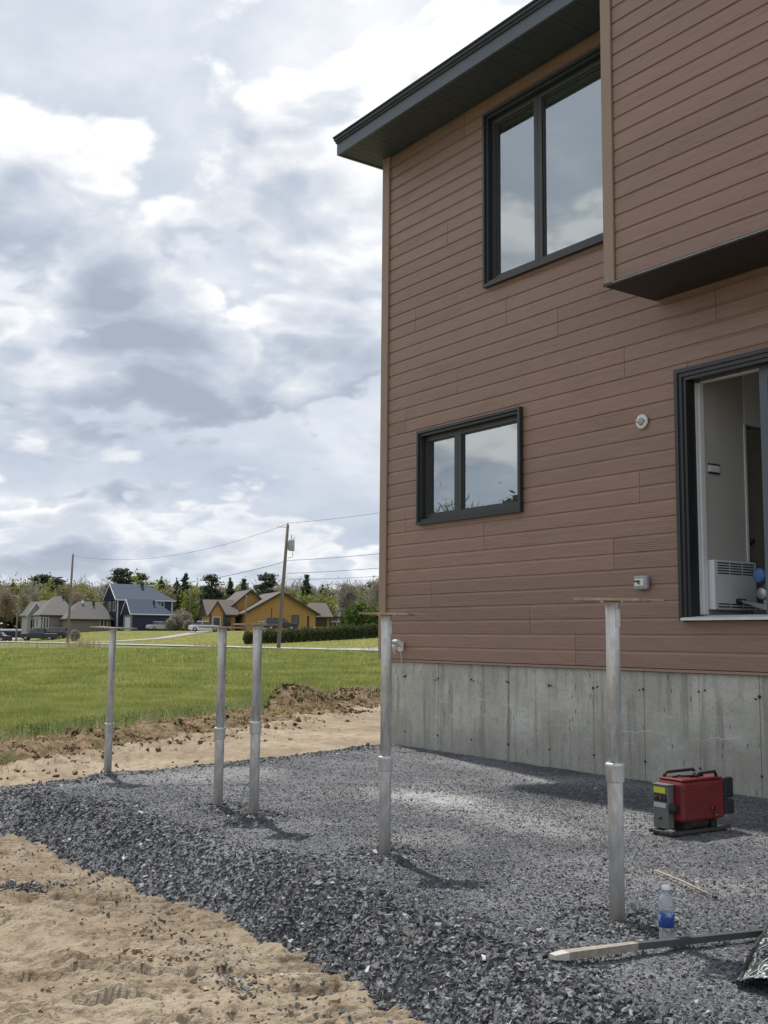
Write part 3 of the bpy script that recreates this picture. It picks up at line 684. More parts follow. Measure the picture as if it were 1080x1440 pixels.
# bump-out on the upper floor
BX0, BX1, BY, BZ, BTOP = 4.126, 8.3, -.640, 4.160, 7.6
bay = MB().box(BX0+.03, BX1-.03, BY+.0185, -.02, BZ+.03, BTOP-.01).build('bay', M_sheath, house)
siding(BX0+.118, BX1-.118, BZ+.002, BTOP-.006, [], {k: [6.3+1.1*((k*7) % 3)*.5] for k in range(10)}, BY+.022, bay, 13)
MB().box(BX0, BX0+.11, BY-.012, BY+.014, BZ+.001, BTOP-.006).box(BX0, BX0+.022, BY+.0145, -.012, BZ+.001, BTOP-.006).build('bay_corner_trim', M_trim, bay)
MB().box(BX1-.11, BX1, BY-.012, BY+.014, BZ+.001, BTOP-.006).box(BX1-.022, BX1, BY+.0145, -.012, BZ+.001, BTOP-.006).build('bay_corner_trim', M_trim, bay)
x_ = BX0+.002
while x_ < BX1-.05:
    MB().box(x_, min(x_+.898, BX1), BY-.012, -.010, BZ-.018, BZ-.002).build('bay_soffit_panel', M_bsoff, bay); x_ += .9
MB().box(BX0-.004, BX1, BY-.018, BY-.0125, BZ-.022, BZ+.004).build('bay_edge_trim', M_bsoff, bay)
MB().box(BX0+.1, BX1, BY-.0215, BY-.0185, BZ-.010, BZ-.004).build('bay_drip_line', M_edge, bay)
# windows
def frame_boxes(mb, x0, x1, z0, z1, wd, y0, y1, wz=None, bottom=True):
    wz = wz or wd
    mb.box(x0, x0+wd, y0, y1, z0, z1).box(x1-wd, x1, y0, y1, z0, z1).box(x0+wd, x1-wd, y0, y1, z1-wz, z1)
    if bottom: mb.box(x0+wd, x1-wd, y0, y1, z0, z0+wz)
    return mb
def window(x0, x1, z0, z1, mull, label):
    mb = MB(); frame_boxes(mb, x0, x1, z0, z1, .030, -.050, .012); frame_boxes(mb, x0+.0305, x1-.0305, z0+.0305, z1-.0305, .030, -.026, .012)
    wn = mb.build('window', M_black, house); wn['label'] = label
    mb = MB(); frame_boxes(mb, x0+.012, x1-.012, z0+.012, z1-.012, .045, .0125, .19); mb.build('jamb', M_black, wn)
    xs_ = [x0+.058]+[m_ for m_ in mull]+[x1-.058]
    for i in range(len(xs_)-1):
        a = xs_[i]+(.002 if i else 0); b = xs_[i+1]-(.002 if i < len(xs_)-2 else 0)
        mb = MB(); frame_boxes(mb, a, b, z0+.058, z1-.058, .055, .035, .10, .058); frame_boxes(mb, a+.0555, b-.0555, z0+.1165, z1-.1165, .012, .050, .095, .012)
        sh = mb.build('sash', M_sash, wn)
        MB().box(a+.066, b-.066, .066, .072, z0+.127, z1-.127).build('pane', M_glass, sh)
    return wn
window(.715, 2.415, 2.436, 3.494, [1.345], 'small two-pane black window near the house corner')
window(1.855, 4.01, 4.858, 6.772, [2.62], 'large upper two-pane black window beside the bump-out')
# patio door: left leaf slid open
dr = frame_boxes(MB(), 4.342, 6.25, 1.352, 3.472, .034, -.052, .012, bottom=False)
frame_boxes(dr, 4.3765, 6.2155, 1.352, 3.4375, .034, -.036, .012, bottom=False); frame_boxes(dr, 4.411, 6.181, 1.352, 3.403, .03, -.02, .012, bottom=False)
pdoor = dr.build('patio_door', M_black, house); pdoor['label'] = 'black framed patio door standing open'
frame_boxes(MB(), 4.355, 6.237, 1.352, 3.459, .075, .0125, .10, bottom=False).build('jamb', M_black, pdoor)
MB().box(4.4305, 4.440, .112, .150, 1.405, 3.37).box(4.4305, 4.448, .1505, .203, 1.405, 3.37).box(4.4485, 6.16, .16, .20, 3.37, 3.384).build('inner_jamb', M_white, pdoor)
MB().prism([(-.085, 1.352), (-.085, 1.372), (-.05, 1.378), (.235, 1.402), (.235, 1.352)], 4.385, 6.22, 'x').build('door_sill', M_sillm, pdoor)
lf = frame_boxes(MB(), 5.09, 6.16, 1.404, 3.365, .075, .08, .125, .09).build('sliding_leaf', M_slate, pdoor)
MB().box(5.166, 6.084, .10, .106, 1.495, 3.274).build('pane', M_cglass, lf)
MB().box(4.428, 4.4345, .06, .085, 2.22, 2.34, .002).build('latch_keeper', M_black, pdoor)
# rooms behind the openings
MB().box(.19, 8.79, .205, 8.29, 1.30, 1.36).build('interior_floor', M_floor, house)
MB().box(.19, 8.79, .205, 8.29, 3.80, 4.30).build('interior_ceiling', M_wallin, house)
MB().box(4.30, 4.42, .206, .775, 1.362, 3.798).build('partition', M_wallin, house)
MB().box(4.30, 4.42, .80, 1.9, 3.1, 3.798).box(4.415, 4.432, .776, .80, 1.362, 3.09).build('door_casing', M_white, house)
MB().box(4.33, 4.37, .803, 1.8, 1.365, 3.08).build('hall_filler_panel', mat('dim_hall_taupe', (.22, .205, .185), .6), house)  # added slab fills the doorway; its taupe paints the dim hall beyond
MB().lathe([(.022, 4.371), (.03, 4.39), (.02, 4.42)], 12, (0, .88, 2.06), 'x').build('panel_knob', M_black, house)  # knob belongs to the added filler slab
MB().box(2.6, 8.7, 4.0, 4.1, 1.362, 3.798).build('partition', M_wallin, house)
MB().box(2.6, 2.7, .3, 3.99, 1.362, 3.798).build('partition', M_wallin, house)
MB().box(.2, 8.7, 2.6, 2.7, 4.33, 6.90).build('partition', M_wallin, house)
mb = MB()
for (y0, y1, z0, z1) in cut([(.21, 8.2, 1.37, 6.90)], []): mb.box(.182, .20, y0, y1, z0, z1)
mb.build('interior_wall', M_white, house)
MB().box(.21, 8.7, .21, 2.59, 4.302, 4.32).build('upper_floor', mat('pale_wood_floor', (.45, .36, .26), .5), house)

MB().box(BX0-.03, BX1+.03, BY-.05, .3, BTOP, BTOP+.12).build('bay_roof', M_slate, bay)
# fittings on the walls
M_grey = mat('grey_plastic', (.33, .33, .34), .5); M_dark = mat('dark_plastic', (.02, .02, .022), .5); M_wplas = mat('off_white_plastic', (.66, .66, .62), .5)
t = thing('convector_heater', 'white convector heater on the grey wall just inside the patio door', 'heater', (4.421, .222, 1.447))
MB().box(.002, .075, .0, .575, .0, .418, .008).build('casing', M_white, t)
for zz in (.395, .373, .351, .329, .307, .050, .026):
    for a in (.045, .215, .385): MB().box(.0755, .0775, a, a+.155, zz-.006, zz+.004).build('louvre', M_dark, t)
t = thing('thermostat', 'small white box on the grey wall above the heater', 'thermostat', (4.421, .275, 2.61))
MB().box(0, .022, 0, .13, .012, .070, .004).build('body', M_white, t); MB().box(0, .02, -.005, .14, .0, .010).box(0, .02, -.005, .14, .074, .084).build('rail', M_dark, t)
t = thing('round_wall_cover', 'small round white cover screwed to the brown siding left of the patio door', 'wall cover', (3.956, -.0075, 3.095))
MB().lathe([(.062, .0), (.066, -.006), (.064, -.016), (.05, -.021), (.002, -.022)], 28, axis='y').build('plate', M_wplas, t)
MB().lathe([(.030, -.0225), (.034, -.026), (.012, -.028)], 16, (.004, 0, -.002), 'y').build('stub', M_grey, t)
for a in (-.042, .042): MB().lathe([(.006, -.021), (.006, -.024)], 8, (a, 0, .0), 'y').build('screw', M_dark, t)
t = thing('outdoor_outlet', 'grey weatherproof outlet box low on the siding left of the patio door', 'outlet', (3.93, -.0075, 1.68))
MB().box(-.072, .078, -.05, .0, -.058, .062, .016).build('box', M_grey, t); MB().box(-.05, .05, -.058, -.0505, -.03, .034, .004).build('cover', M_wplas, t)
MB().box(-.055, .018, -.0615, -.0585, .008, .020).tube([(-.02, -.062, .012), (.01, -.062, -.012)], .006, 6).build('clasp', M_dark, t)
t = thing('outdoor_faucet', 'white hose faucet with dangling pull cord at the house corner', 'faucet', (.40, -.0075, 1.10))
MB().box(-.05, .05, -.012, 0, -.06, .05, .004).build('mount_plate', M_wplas, t)
mb = MB().tube([(0, -.012, 0), (0, -.07, .01), (0, -.12, 0), (0, -.14, -.05)], [.016, .016, .016, .018], 10); mb.build('spout', M_wplas, t)
MB().lathe([(.012, .0), (.05, .012), (.058, .028), (.03, .04), (.0, .042)], 16, (.03, -.09, .03)).build('handle', M_white, t)
MB().tube([(.0, -.1, -.02), (.03, -.11, -.05), (.05, -.11, -.02), (.03, -.11, .0), (-.0, -.11, -.05), (.03, -.1, -.09)], .007, 6).build('ring', M_wplas, t)
MB().tube([(.06, -.06, .03), (.065, -.05, -.1), (.05, -.03, -.2), (.045, -.02, -.33)], .005, 5).build('cord', M_wplas, t)

# mitre saw just inside the door
M_blue = mat('blue_plastic', (.05, .13, .30), .45); M_alu = mat('cast_aluminium', (.4, .4, .42), .4, metal=.9)
t = thing('mitre_saw', 'blue mitre saw standing on the floor inside the open patio door', 'saw', (4.86, .52, 1.362))
MB().box(-.10, .22, -.16, .16, .03, .075, .008).box(-.10, -.06, -.15, -.11, .0, .03).box(-.10, -.06, .11, .15, 0, .03).box(.17, .21, -.15, -.11, 0, .03).box(.17, .21, .11, .15, 0, .03).build('base', M_dark, t)
MB().lathe([(.13, .076), (.13, .092), (.0, .094)], 24).build('turntable', M_alu, t)
MB().prism([(-.10, .09), (-.30, .152), (-.30, .168), (.0, .115)], -.022, .022, 'y').build('mitre_arm', M_alu, t)
MB().tube([(-.28, 0, .160), (-.34, 0, .164), (-.42, 0, .162)], [.018, .024, .018], 10).build('mitre_handle', M_dark, t)
MB().box(-.12, .20, .02, .035, .0945, .17, .003).build('fence', M_alu, t)
hd = MB().box(-.05, .14, -.045, .06, .26, .40, .03).build('saw_head', M_blue, t)
MB().lathe([(.05, -.13), (.06, -.12), (.062, .0), (.05, .02)], 18, (-.02, -.05, .36), 'y').build('motor', M_blue, t)
MB().tube([(-.05, 0, .40), (-.03, 0, .46), (.06, 0, .47), (.12, 0, .42)], .017, 10).build('trigger_handle', M_dark, t)
MB().lathe([(.105, -.004), (.105, .004)], 32, (.04, -.065, .24), 'y').build('blade', M_alu, t)
MB().lathe([(.045, -.06), (.05, -.055), (.05, .03), (.038, .03), (.038, -.055)], 20, (-.04, -.06, .215), 'y').build('dust_port', M_alu, t)
MB().tube([(.14, .03, .30), (.19, .05, .2), (.18, .09, .10)], .025, 8).build('pivot_arm', M_dark, t)

# ================================================================== steel posts
def galv_material():
    m_ = bpy.data.materials.new('galvanised_steel'); m_.use_nodes = True; t = NT(m_.node_tree); b = t.n['Principled BSDF']
    co = t.node('ShaderNodeTexCoord').outputs['Object']; n1 = t.noise(t.mapping(co, (14, 14, 3)), 1.5, 6, .65); n2 = t.noise(co, 45, 4, .6)
    vor = t.node('ShaderNodeSeparateColor', {0: t.node('ShaderNodeTexVoronoi', {'Vector': t.mapping(co, (1, 1, .6)), 'Scale': 60.0}).outputs['Color']})
    c = t.mix(t.ramp(n1, .38, .62), (.44, .455, .465), (.70, .715, .715)); c = t.mix(t.ramp(vor.outputs[0], 0, 1, 0, .25, False), c, (.36, .375, .39))
    c = t.mix(t.ramp(n2, .62, .75, 0, .5), c, (.55, .55, .53))
    s_ = t.node('ShaderNodeSeparateXYZ', {0: co}).outputs['Z']
    c = t.mix(t.m('MULTIPLY', t.ramp(s_, .0, .35, .7, 0), t.ramp(n1, .35, .6)), c, (.40, .36, .29))
    t.set(b.inputs['Base Color'], c); b.inputs['Metallic'].default_value = .5; t.set(b.inputs['Roughness'], t.ramp(n1, .3, .7, .38, .55)); 
    bn = t.node('ShaderNodeBump', {'Height': n1, 'Strength': .12, 'Distance': .004}); t.set(b.inputs['Normal'], bn.outputs[0]); return m_
M_galv = galv_material(); M_plate = mat('rusty_plate_steel', (.34, .25, .175), .65, metal=.25, var=.45, scale=14)
def plate_mb(hx, hy, slots, th=.010):
    "flat plate with through slots, built from the strips left between them"
    mb = MB()
    for (x0, x1, y0, y1) in cut([(-hx, hx, -hy, hy)], slots): mb.box(x0, x1, y0, y1, 0, th)
    return mb
PD = [  # base, top of tube, collar height, plate yaw, plate tilt, half sizes, label
    ((1.20, -3.705), 1.245, .395, .3, .035, .19, .11, 'galvanised steel post farthest left, standing alone at the far edge of the gravel'),
    ((3.357, -3.745), 1.243, .512, .9, .008, .155, .10, 'galvanised steel post, left one of the close pair, with a thin dark plate on top'),
    ((3.827, -3.722), 1.262, .584, .55, -.01, .125, .11, 'galvanised steel post, right one of the close pair, with a pale plate on top'),
    ((5.315, -3.723), 1.312, .494, .75, .02, .14, .10, 'galvanised steel post in the middle, in front of the house corner'),
    ((6.969, -3.692), 1.352, .616, .5, .02, .14, .11, 'tallest galvanised steel post, nearest and farthest right, by the water bottle'),
]
for i, ((px, py), zt, zc, yw, tl, hx, hy, lab) in enumerate(PD):
    t = thing('steel_post', lab, 'post', (px, py, 0), 0, 'galvanised steel posts standing in the gravel')
    MB().lathe([(.0325, -.35), (.0325, zc-.02), (.0335, zc-.01)], 24).build('lower_pipe', M_galv, t)
    MB().lathe([(.036, zc-.035), (.039, zc-.03), (.039, zc+.03), (.041, zc+.033), (.041, zc+.043), (.034, zc+.047)], 24).build('collar', M_galv, t)
    MB().lathe([(.0300, zc+.02), (.0305, zt-.002), (.0295, zt)], 24).build('upper_pipe', M_galv, t)
    MB().box(.0285, .0335, -.012, .012, zt-.11, zt-.03, .0015).build('strap_weld', M_galv, t)
    pl = plate_mb(hx, hy, [(-hx+.02, -hx+.075, -hy+.025, -hy+.045), (-hx+.02, -hx+.075, hy-.045, hy-.025), (hx-.075, hx-.02, -hy+.025, -hy+.045), (hx-.075, hx-.02, hy-.045, hy-.025), (-.055, -.035, -.06, .06), (.035, .055, -.06, .06)])
    mt = Matrix.Translation((0, 0, zt+.002)) @ Matrix.Rotation(yw, 4, 'Z') @ Matrix.Rotation(tl, 4, 'Y') @ Matrix.Rotation(-.012, 4, 'X')
    pl.xf(mt); pb = pl.build('top_plate', M_plate, t)
    for a in (-1, 1):
        b_ = MB().lathe([(.008, -.010), (.008, .0), (.004, .0), (.004, .010)], 6, (a*(hx-.1), a*.012, .003)); b_.xf(mt); b_.build('bolt', M_galv, pb)
    if i in (0, 3, 4):
        b_ = plate_mb(.085, .03, [(-.05, .05, -.01, .01)], .006); b_.xf(mt @ Matrix.Translation((.12, .05, .008)) @ Matrix.Rotation(.5, 4, 'Z')); b_.build('bracket_strip', M_plate, pb)

# ================================================================== generator
M_red = mat('red_enamel', (.15, .014, .015), .45, var=.3, scale=7, bump=.08, bscale=60); M_pan = mat('grey_panel_paint', (.11, .118, .112), .5, var=.15, scale=12)
M_yel = mat('yellow_sticker', (.55, .50, .04), .5); M_stk = mat('white_sticker', (.40, .42, .44), .5); M_rub = mat('black_rubber', (.014, .014, .015), .7)
M_skid = mat('grimy_dark_steel', (.07, .062, .052), .65, metal=.3, var=.3, scale=12); M_org = mat('orange_hose', (.45, .16, .03), .5)
g = thing('generator', 'small red portable generator with a grey control panel on the gravel by the foundation', 'generator', (5.70+.028*RH[0]-.03*FH[0], -1.70+.028*RH[1]-.03*FH[1], .006), R(-2)); g.scale = (.86, .86, .86)
MB().box(-.115, .125, -.21, .235, .095, .375, .022).build('body', M_red, g)
top = MB().box(-.105, .115, -.20, .225, .3755, .392, .006).build('tank_top', M_red, g)
MB().lathe([(.032, .392), (.036, .395), (.036, .416), (.028, .421), (.0, .422)], 16, (.0, .10, 0)).build('fuel_cap', M_rub, g)
MB().lathe([(.02, .392), (.018, .410), (.0, .412)], 12, (.03, .0, 0)).build('fuel_gauge', M_rub, g)
MB().tube([(-.085, -.17, .392), (-.085, -.14, .425), (-.085, .14, .428), (-.085, .18, .394)], .012, 8).build('carry_handle', M_rub, g)
MB().tube([(.08, -.02, .394), (.085, .0, .425), (.085, .18, .428), (.08, .20, .394)], .012, 8).build('carry_handle', M_rub, g)
MB().tube([(-.02, -.15, .394), (.0, -.1, .408), (.03, -.12, .408), (.06, -.05, .405), (.02, .02, .402), (.05, .06, .400)], .010, 7).build('cable', M_rub, g)
cp = MB().box(-.095, .045, -.275, -.212, .045, .345, .006).build('control_panel', M_pan, g)
MB().box(-.098, .048, -.28, -.205, .3455, .354, .003).build('panel_hood', M_pan, cp)
MB().box(-.085, .022, -.2775, -.2755, .292, .332).build('yellow_sticker', M_yel, cp)
MB().box(-.085, .035, -.2775, -.2755, .232, .284).build('outlet_block', M_rub, cp)
for a in (-.06, -.02, .018): MB().lathe([(.014, -.2778), (.015, -.283), (.009, -.284)], 12, (a, 0, .258), 'y').build('outlet', M_red if a == -.02 else M_dark, cp)
MB().box(-.085, .025, -.2775, -.2755, .192, .224).build('white_sticker', M_stk, cp)
MB().lathe([(.010, -.2755), (.010, -.286), (.006, -.290)], 12, (-.028, 0, .118), 'y').build('switch', M_dark, cp)
MB().lathe([(.02, .046), (.034, .05), (.034, .08), (.02, .088)], 16, (0, -.245, .19), 'x').build('knob', M_rub, cp)
MB().lathe([(.028, .1255), (.032, .128), (.032, .131), (.018, .132), (.018, .1262)], 16, (0, .115, .17), 'x').build('port_ring', M_red, g)
MB().lathe([(.017, .1256), (.017, .1275)], 14, (0, .115, .17), 'x').build('port_hole', M_rub, g)
MB().box(-.117, .127, -.212, .237, .318, .3205).build('lid_seam', M_rub, g)
MB().lathe([(.007, .1256), (.007, .130)], 8, (0, .135, .128), 'x').build('screw', M_edge, g)
MB().box(-.11, .12, .237, .345, .235, .385, .016).build('muffler_box', M_rub, g); MB().box(-.09, .125, .237, .345, .12, .222, .014).build('air_filter_box', M_dark, g)
MB().box(.02, .10, .3455, .350, .33, .365).build('muffler_badge', M_stk, g)
MB().tube([(-.118, -.19, .35), (-.125, -.215, .28), (-.12, -.215, .18), (-.11, -.20, .11)], .008, 7).build('hose', M_org, g)
for sx in (-.10, .095):
    MB().box(sx-.012, sx+.012, -.31, .32, .012, .036, .004).build('skid_rail', M_skid, g)
    for yy in (-.24, .24): MB().box(sx-.016, sx+.016, yy-.02, yy+.02, -.008, .0118, .003).build('rubber_foot', M_rub, g)
for yy in (-.285, -.1, .2): MB().box(-.0875, .0825, yy-.015, yy+.015, .014, .034, .003).build('cross_bar', M_skid, g)
for yy in (-.12, .16):
    MB().box(-.06, .09, yy-.03, yy+.03, .0365, .094, .008).build('engine_mount', M_rub, g)
MB().lathe([(.05, -.12), (.06, -.1), (.06, .12), (.05, .14)], 16, (.01, 0, .078), 'y').build('crankcase', M_skid, g)

# ================================================================== small things on the gravel
M_pet = bpy.data.materials.new('clear_bottle_plastic'); M_pet.use_nodes = True; b_ = M_pet.node_tree.nodes['Principled BSDF']
b_.inputs['Base Color'].default_value = (.88, .94, .98, 1); b_.inputs['Transmission Weight'].default_value = .86; b_.inputs['Roughness'].default_value = .12; b_.inputs['IOR'].default_value = 1.3
M_lab = bpy.data.materials.new('blue_bottle_label'); M_lab.use_nodes = True; t_ = NT(M_lab.node_tree); co = t_.node('ShaderNodeTexCoord').outputs['Object']
nz = t_.noise(t_.mapping(co, (22, 22, 14)), 1.6, 3, .5); t_.set(t_.n['Principled BSDF'].inputs['Base Color'], t_.mix(t_.ramp(nz, .54, .62), (.02, .055, .25), (.22, .34, .55))); t_.n['Principled BSDF'].inputs['Roughness'].default_value = .35
bx, by = 7.295, -3.765; bz = float(z_pad(np.array(bx), np.array(by)))+.008
t = thing('water_bottle', 'clear plastic water bottle with a blue label standing by the nearest post', 'bottle', (bx, by, bz))
prof = [(.024, 0), (.029, .004), (.0305, .012)]
for k_ in range(4): prof += [(.0305, .016+k_*.009), (.029, .0205+k_*.009)]
prof += [(.0300, .055), (.0300, .108), (.0295, .112), (.0308, .118)]
for k_ in range(3): prof += [(.0308, .120+k_*.010), (.0288, .125+k_*.010)]
prof += [(.0300, .150), (.026, .166), (.018, .180), (.0135, .186), (.0135, .192)]
MB().lathe(prof, 28).build('body', M_pet, t); MB().lathe([(.0306, .052), (.0312, .053), (.0312, .107), (.0306, .108)], 28).build('label', M_lab, t)
MB().lathe([(.0155, .1925), (.0158, .195), (.0155, .208), (.013, .211), (.0, .2115)], 18).build('cap', M_white, t)
# bar
M_bar = mat('dark_steel_bar', (.10, .105, .115), .45, metal=.5, var=.2, scale=10); M_barend = mat('sand_caked_bar_end', (.26, .235, .195), .8, var=.35, scale=30, bump=.6); M_tip = mat('bare_bright_tip', (.44, .43, .40), .5, var=.12, scale=20)
A = Vector((7.300, -4.395, .0)); Bv = Vector((7.335, -3.99, .0)); D_ = Vector((7.62, -2.75, .0))
def gz(v, add): return Vector((v.x, v.y, float(z_pad(np.array(v.x), np.array(v.y)))+add))
a3, b3, d3 = gz(A, .026), gz(Bv, .036), gz(D_, .022)
t = thing('steel_bar', 'long dark bar with a pale sandy chisel end lying across the gravel', 'bar', a3)
def oriented(mb, p_, q_, start=0):
    d = (q_-p_).normalized(); sx_ = d.cross(Vector((0, 0, 1))).normalized(); up = sx_.cross(d)
    mt = Matrix(((d.x, sx_.x, up.x, p_.x-a3.x), (d.y, sx_.y, up.y, p_.y-a3.y), (d.z, sx_.z, up.z, p_.z-a3.z), (0, 0, 0, 1)))
    return mb.xf(mt, start)
L1 = (b3-a3).length; L2 = (d3-b3).length
def taper(x0, x1, w0, w1, h0, h1): 
    mb = MB(); vs = [(x, s_*wd, hh) for x, wd, ht in ((x0, w0, h0), (x1, w1, h1)) for s_, hh in ((-1, -ht), (1, -ht), (1, ht), (-1, ht))]
    return mb.add(vs, [(0, 1, 2, 3), (7, 6, 5, 4), (0, 4, 5, 1), (1, 5, 6, 2), (2, 6, 7, 3), (3, 7, 4, 0)])
oriented(taper(0, .065, .017, .021, .008, .014), a3, b3).build('chisel_tip', M_tip, t)
oriented(taper(.0655, L1, .021, .015, .014, .0135), a3, b3).build('caked_end', M_barend, t)
oriented(taper(.0005, L2, .0135, .012, .0125, .011), b3, d3).build('shank', M_bar, t)
# rod
M_rod = mat('tan_rusty_rod', (.34, .27, .20), .6, var=.3, scale=30)
p_, q_ = Vector((6.417, -2.811, 0)), Vector((6.928, -2.999, 0)); p3, q3 = gz(p_, .016), gz(q_, .014)
t = thing('thin_rod', 'thin tan rod lying on the gravel behind the water bottle', 'rod', p3)
MB().tube([(0, 0, 0), ((q3-p3)*.5+Vector((0, 0, .006)))[:], (q3-p3)[:]], .0050, 8).build('shaft', M_rod, t); MB().tube([((q3-p3)*.985)[:], ((q3-p3)*1.03)[:]], .0075, 8).build('tip', M_dark, t)
# printed bag
def bag_material():
    m_ = bpy.data.materials.new('printed_plastic'); m_.use_nodes = True; t = NT(m_.node_tree); b = t.n['Principled BSDF']
    co = t.node('ShaderNodeTexCoord').outputs['Object']; wp = t.vm('ADD', co, t.vm('SCALE', t.noise(co, 9, 3, .6, col=True)).outputs[0]); 
    for nd in t.n:
        if nd.type == 'VECT_MATH' and nd.operation == 'SCALE': nd.inputs['Scale'].default_value = .25
    wv_ = t.node('ShaderNodeTexWave', {'Vector': wp.outputs[0], 'Scale': 9.0, 'Distortion': 7.0, 'Detail': 3.0, 'Detail Scale': 1.5}).outputs['Fac']
    c = t.mix(t.ramp(wv_, .70, .86), (.02, .026, .028), (.42, .45, .42)); c = t.mix(t.m('MULTIPLY', t.ramp(wv_, .45, .62), t.ramp(wv_, .82, .62)), c, (.05, .16, .17))
    t.set(b.inputs['Base Color'], c); b.inputs['Roughness'].default_value = .35; return m_
M_bag = bag_material(); M_hem = mat('black_bag_hem', (.018, .019, .021), .5)
ox, oy = 7.80, -3.62; t = thing('printed_bag', 'crumpled dark plastic bag with a white and teal squiggle print at the gravel edge', 'bag', (ox, oy, float(z_pad(np.array(ox), np.array(oy)))))
nu, nv = 28, 22; V = []
P0 = np.array([7.81, -4.01]); P1 = np.array([7.475, -3.34]); P2 = np.array([8.35, -3.05]); P3 = np.array([8.2, -3.95])
for i in range(nu):
    for j in range(nv):
        a, b = i/(nu-1), j/(nv-1); q = (P0*(1-a)+P1*a)*(1-b)+(P3*(1-a)+P2*a)*b
        hgt = .015+.13*math.sin(math.pi*min(1, b*1.15+.10*(a)))**.7*(.35+.65*a)+.028*float(fbm(np.array(q[0]*7), np.array(q[1]*7), 3))*(1 if .05 < a else .3)
        V.append((q[0]-ox, q[1]-oy, hgt))
Fb = [(i*nv+j, (i+1)*nv+j, (i+1)*nv+j+1, i*nv+j+1) for i in range(nu-1) for j in range(nv-1)]
bagm = meshobj('bag_sheet', V, Fb, M_bag, t, True); md = bagm.modifiers.new('thick', 'SOLIDIFY'); md.thickness = .003
MB().tube([V[i*nv] for i in range(0, nu, 2)], .011, 8).build('hem', M_hem, t)

# ================================================================== far houses
M_navy = mat('navy_siding', (.013, .019, .055), .6, var=.1, scale=2, stretch=(.3, .3, 12)); M_wtrim = mat('white_house_trim', (.6, .62, .64), .5)
M_broof = mat('blue_grey_shingles', (.030, .048, .088), .85, var=.25, scale=3); M_stone_f = mat('grey_stone_facing', (.22, .225, .235), .85, var=.3, scale=5)
M_yellow = mat('ochre_siding', (.40, .22, .058), .7, var=.08, scale=2, stretch=(.3, .3, 12)); M_yroof = mat('brown_grey_shingles', (.105, .088, .075), .9, var=.2, scale=3)
M_groof = mat('grey_shingles', (.115, .11, .105), .9, var=.2, scale=3); M_gwall = mat('grey_brick_wall', (.19, .175, .155), .9, var=.15, scale=4); M_lwall = mat('pale_stone_front', (.36, .36, .35), .9, var=.2, scale=4)
M_fglass = mat('dark_far_window', (.03, .035, .045), .15, var=.05, spec=.8); M_brown = mat('dark_brown_trim', (.035, .025, .02), .6)
def far_house(name, label, u_, px, yaw, z=None):
    v_ = (px-540)/F_PX*u_; zz = float(z_field(np.array(u_), np.array(v_))) if z is None else z
    # local x = to the right of the view, local y = away
    base = math.atan2(RH[1], RH[0]); return thing(name, label, 'house', P(u_, v_, zz), base+yaw)
def hip_gable(parent, x0, x1, y0, y1, he, hr, left, right, wall_m, roof_m, trim_m, ov=.45, name='wall'):
    "ridge along x; each end 'gable' or a hip inset in metres"
    ym = (y0+y1)/2; xl = x0 if left == 'gable' else x0+left; xr = x1 if right == 'gable' else x1-right
    mb = MB().box(x0, x1, y0, y1, -.6, he)
    if left == 'gable': mb.prism([(y0, he+.001), (y1, he+.001), (ym, hr-.1)], x0, x0+.15, 'x')
    if right == 'gable': mb.prism([(y0, he+.001), (y1, he+.001), (ym, hr-.1)], x1-.15, x1, 'x')
    wl = mb.build('wall', wall_m, parent)
    sl = (hr-he)/(ym-y0); eo = he-ov*sl
    a0 = x0-ov if left == 'gable' else x0-ov; a1 = x1+ov
    rl = xl-ov if left == 'gable' else xl; rr_ = xr+ov if right == 'gable' else xr
    vs = [(a0, y0-ov, eo), (a1, y0-ov, eo), (a1, y1+ov, eo), (a0, y1+ov, eo), (rl, ym, hr), (rr_, ym, hr)]
    vs += [(a[0], a[1], a[2]+.16) for a in vs]
    fs = [(6, 7, 11, 10), (8, 9, 10, 11), (9, 6, 10), (7, 8, 11), (0, 4, 5, 1), (2, 5, 4, 3), (3, 4, 0), (1, 5, 2), (0, 1, 7, 6), (1, 2, 8, 7), (2, 3, 9, 8), (3, 0, 6, 9)]
    rf = meshobj('roof', vs, fs, roof_m, parent)
    mb = MB().box(a0, a1, y0-ov-.06, y0-ov-.005, eo-.06, eo+.14)
    if left == 'gable':
        for ya in (y0-ov, y1+ov): mb.prism([(ya, eo-.05), (ya, eo+.14), (ym, hr+.14), (ym, hr-.10)], a0-.08, a0-.01, 'x')
    if right == 'gable':
        for ya in (y0-ov, y1+ov): mb.prism([(ya, eo-.05), (ya, eo+.14), (ym, hr+.14), (ym, hr-.10)], a1+.01, a1+.08, 'x')
    mb.build('fascia', trim_m, rf); return wl, rf
def far_window(parent, x0, x1, z0, z1, yf, n=1, trim=None, axis='y'):
    trim = trim or M_wtrim; mb = MB(); wd = .10
    ys_ = (yf-.06, yf-.004)
    def bx(mb, a, b, c, d, e0, e1): mb.box(a, b, e0, e1, c, d) if axis == 'y' else mb.box(e0, e1, a, b, c, d)
    bx(mb, x0-wd, x0, z0-wd, z1+wd, *ys_); bx(mb, x1, x1+wd, z0-wd, z1+wd, *ys_); bx(mb, x0, x1, z1, z1+wd, *ys_); bx(mb, x0, x1, z0-wd, z0, *ys_)
    for k in range(1, n): c = x0+(x1-x0)*k/n; bx(mb, c-.05, c+.05, z0, z1, *ys_)
    f_ = mb.build('window', trim, parent)
    for k in range(n):
        a = x0+(x1-x0)*k/n+(.055 if k else .005); b = x0+(x1-x0)*(k+1)/n-(.055 if k < n-1 else .005); m2 = MB(); bx(m2, a, b, z0+.005, z1-.005, yf-.03, yf-.006); m2.build('pane', M_fglass, f_)
    return f_
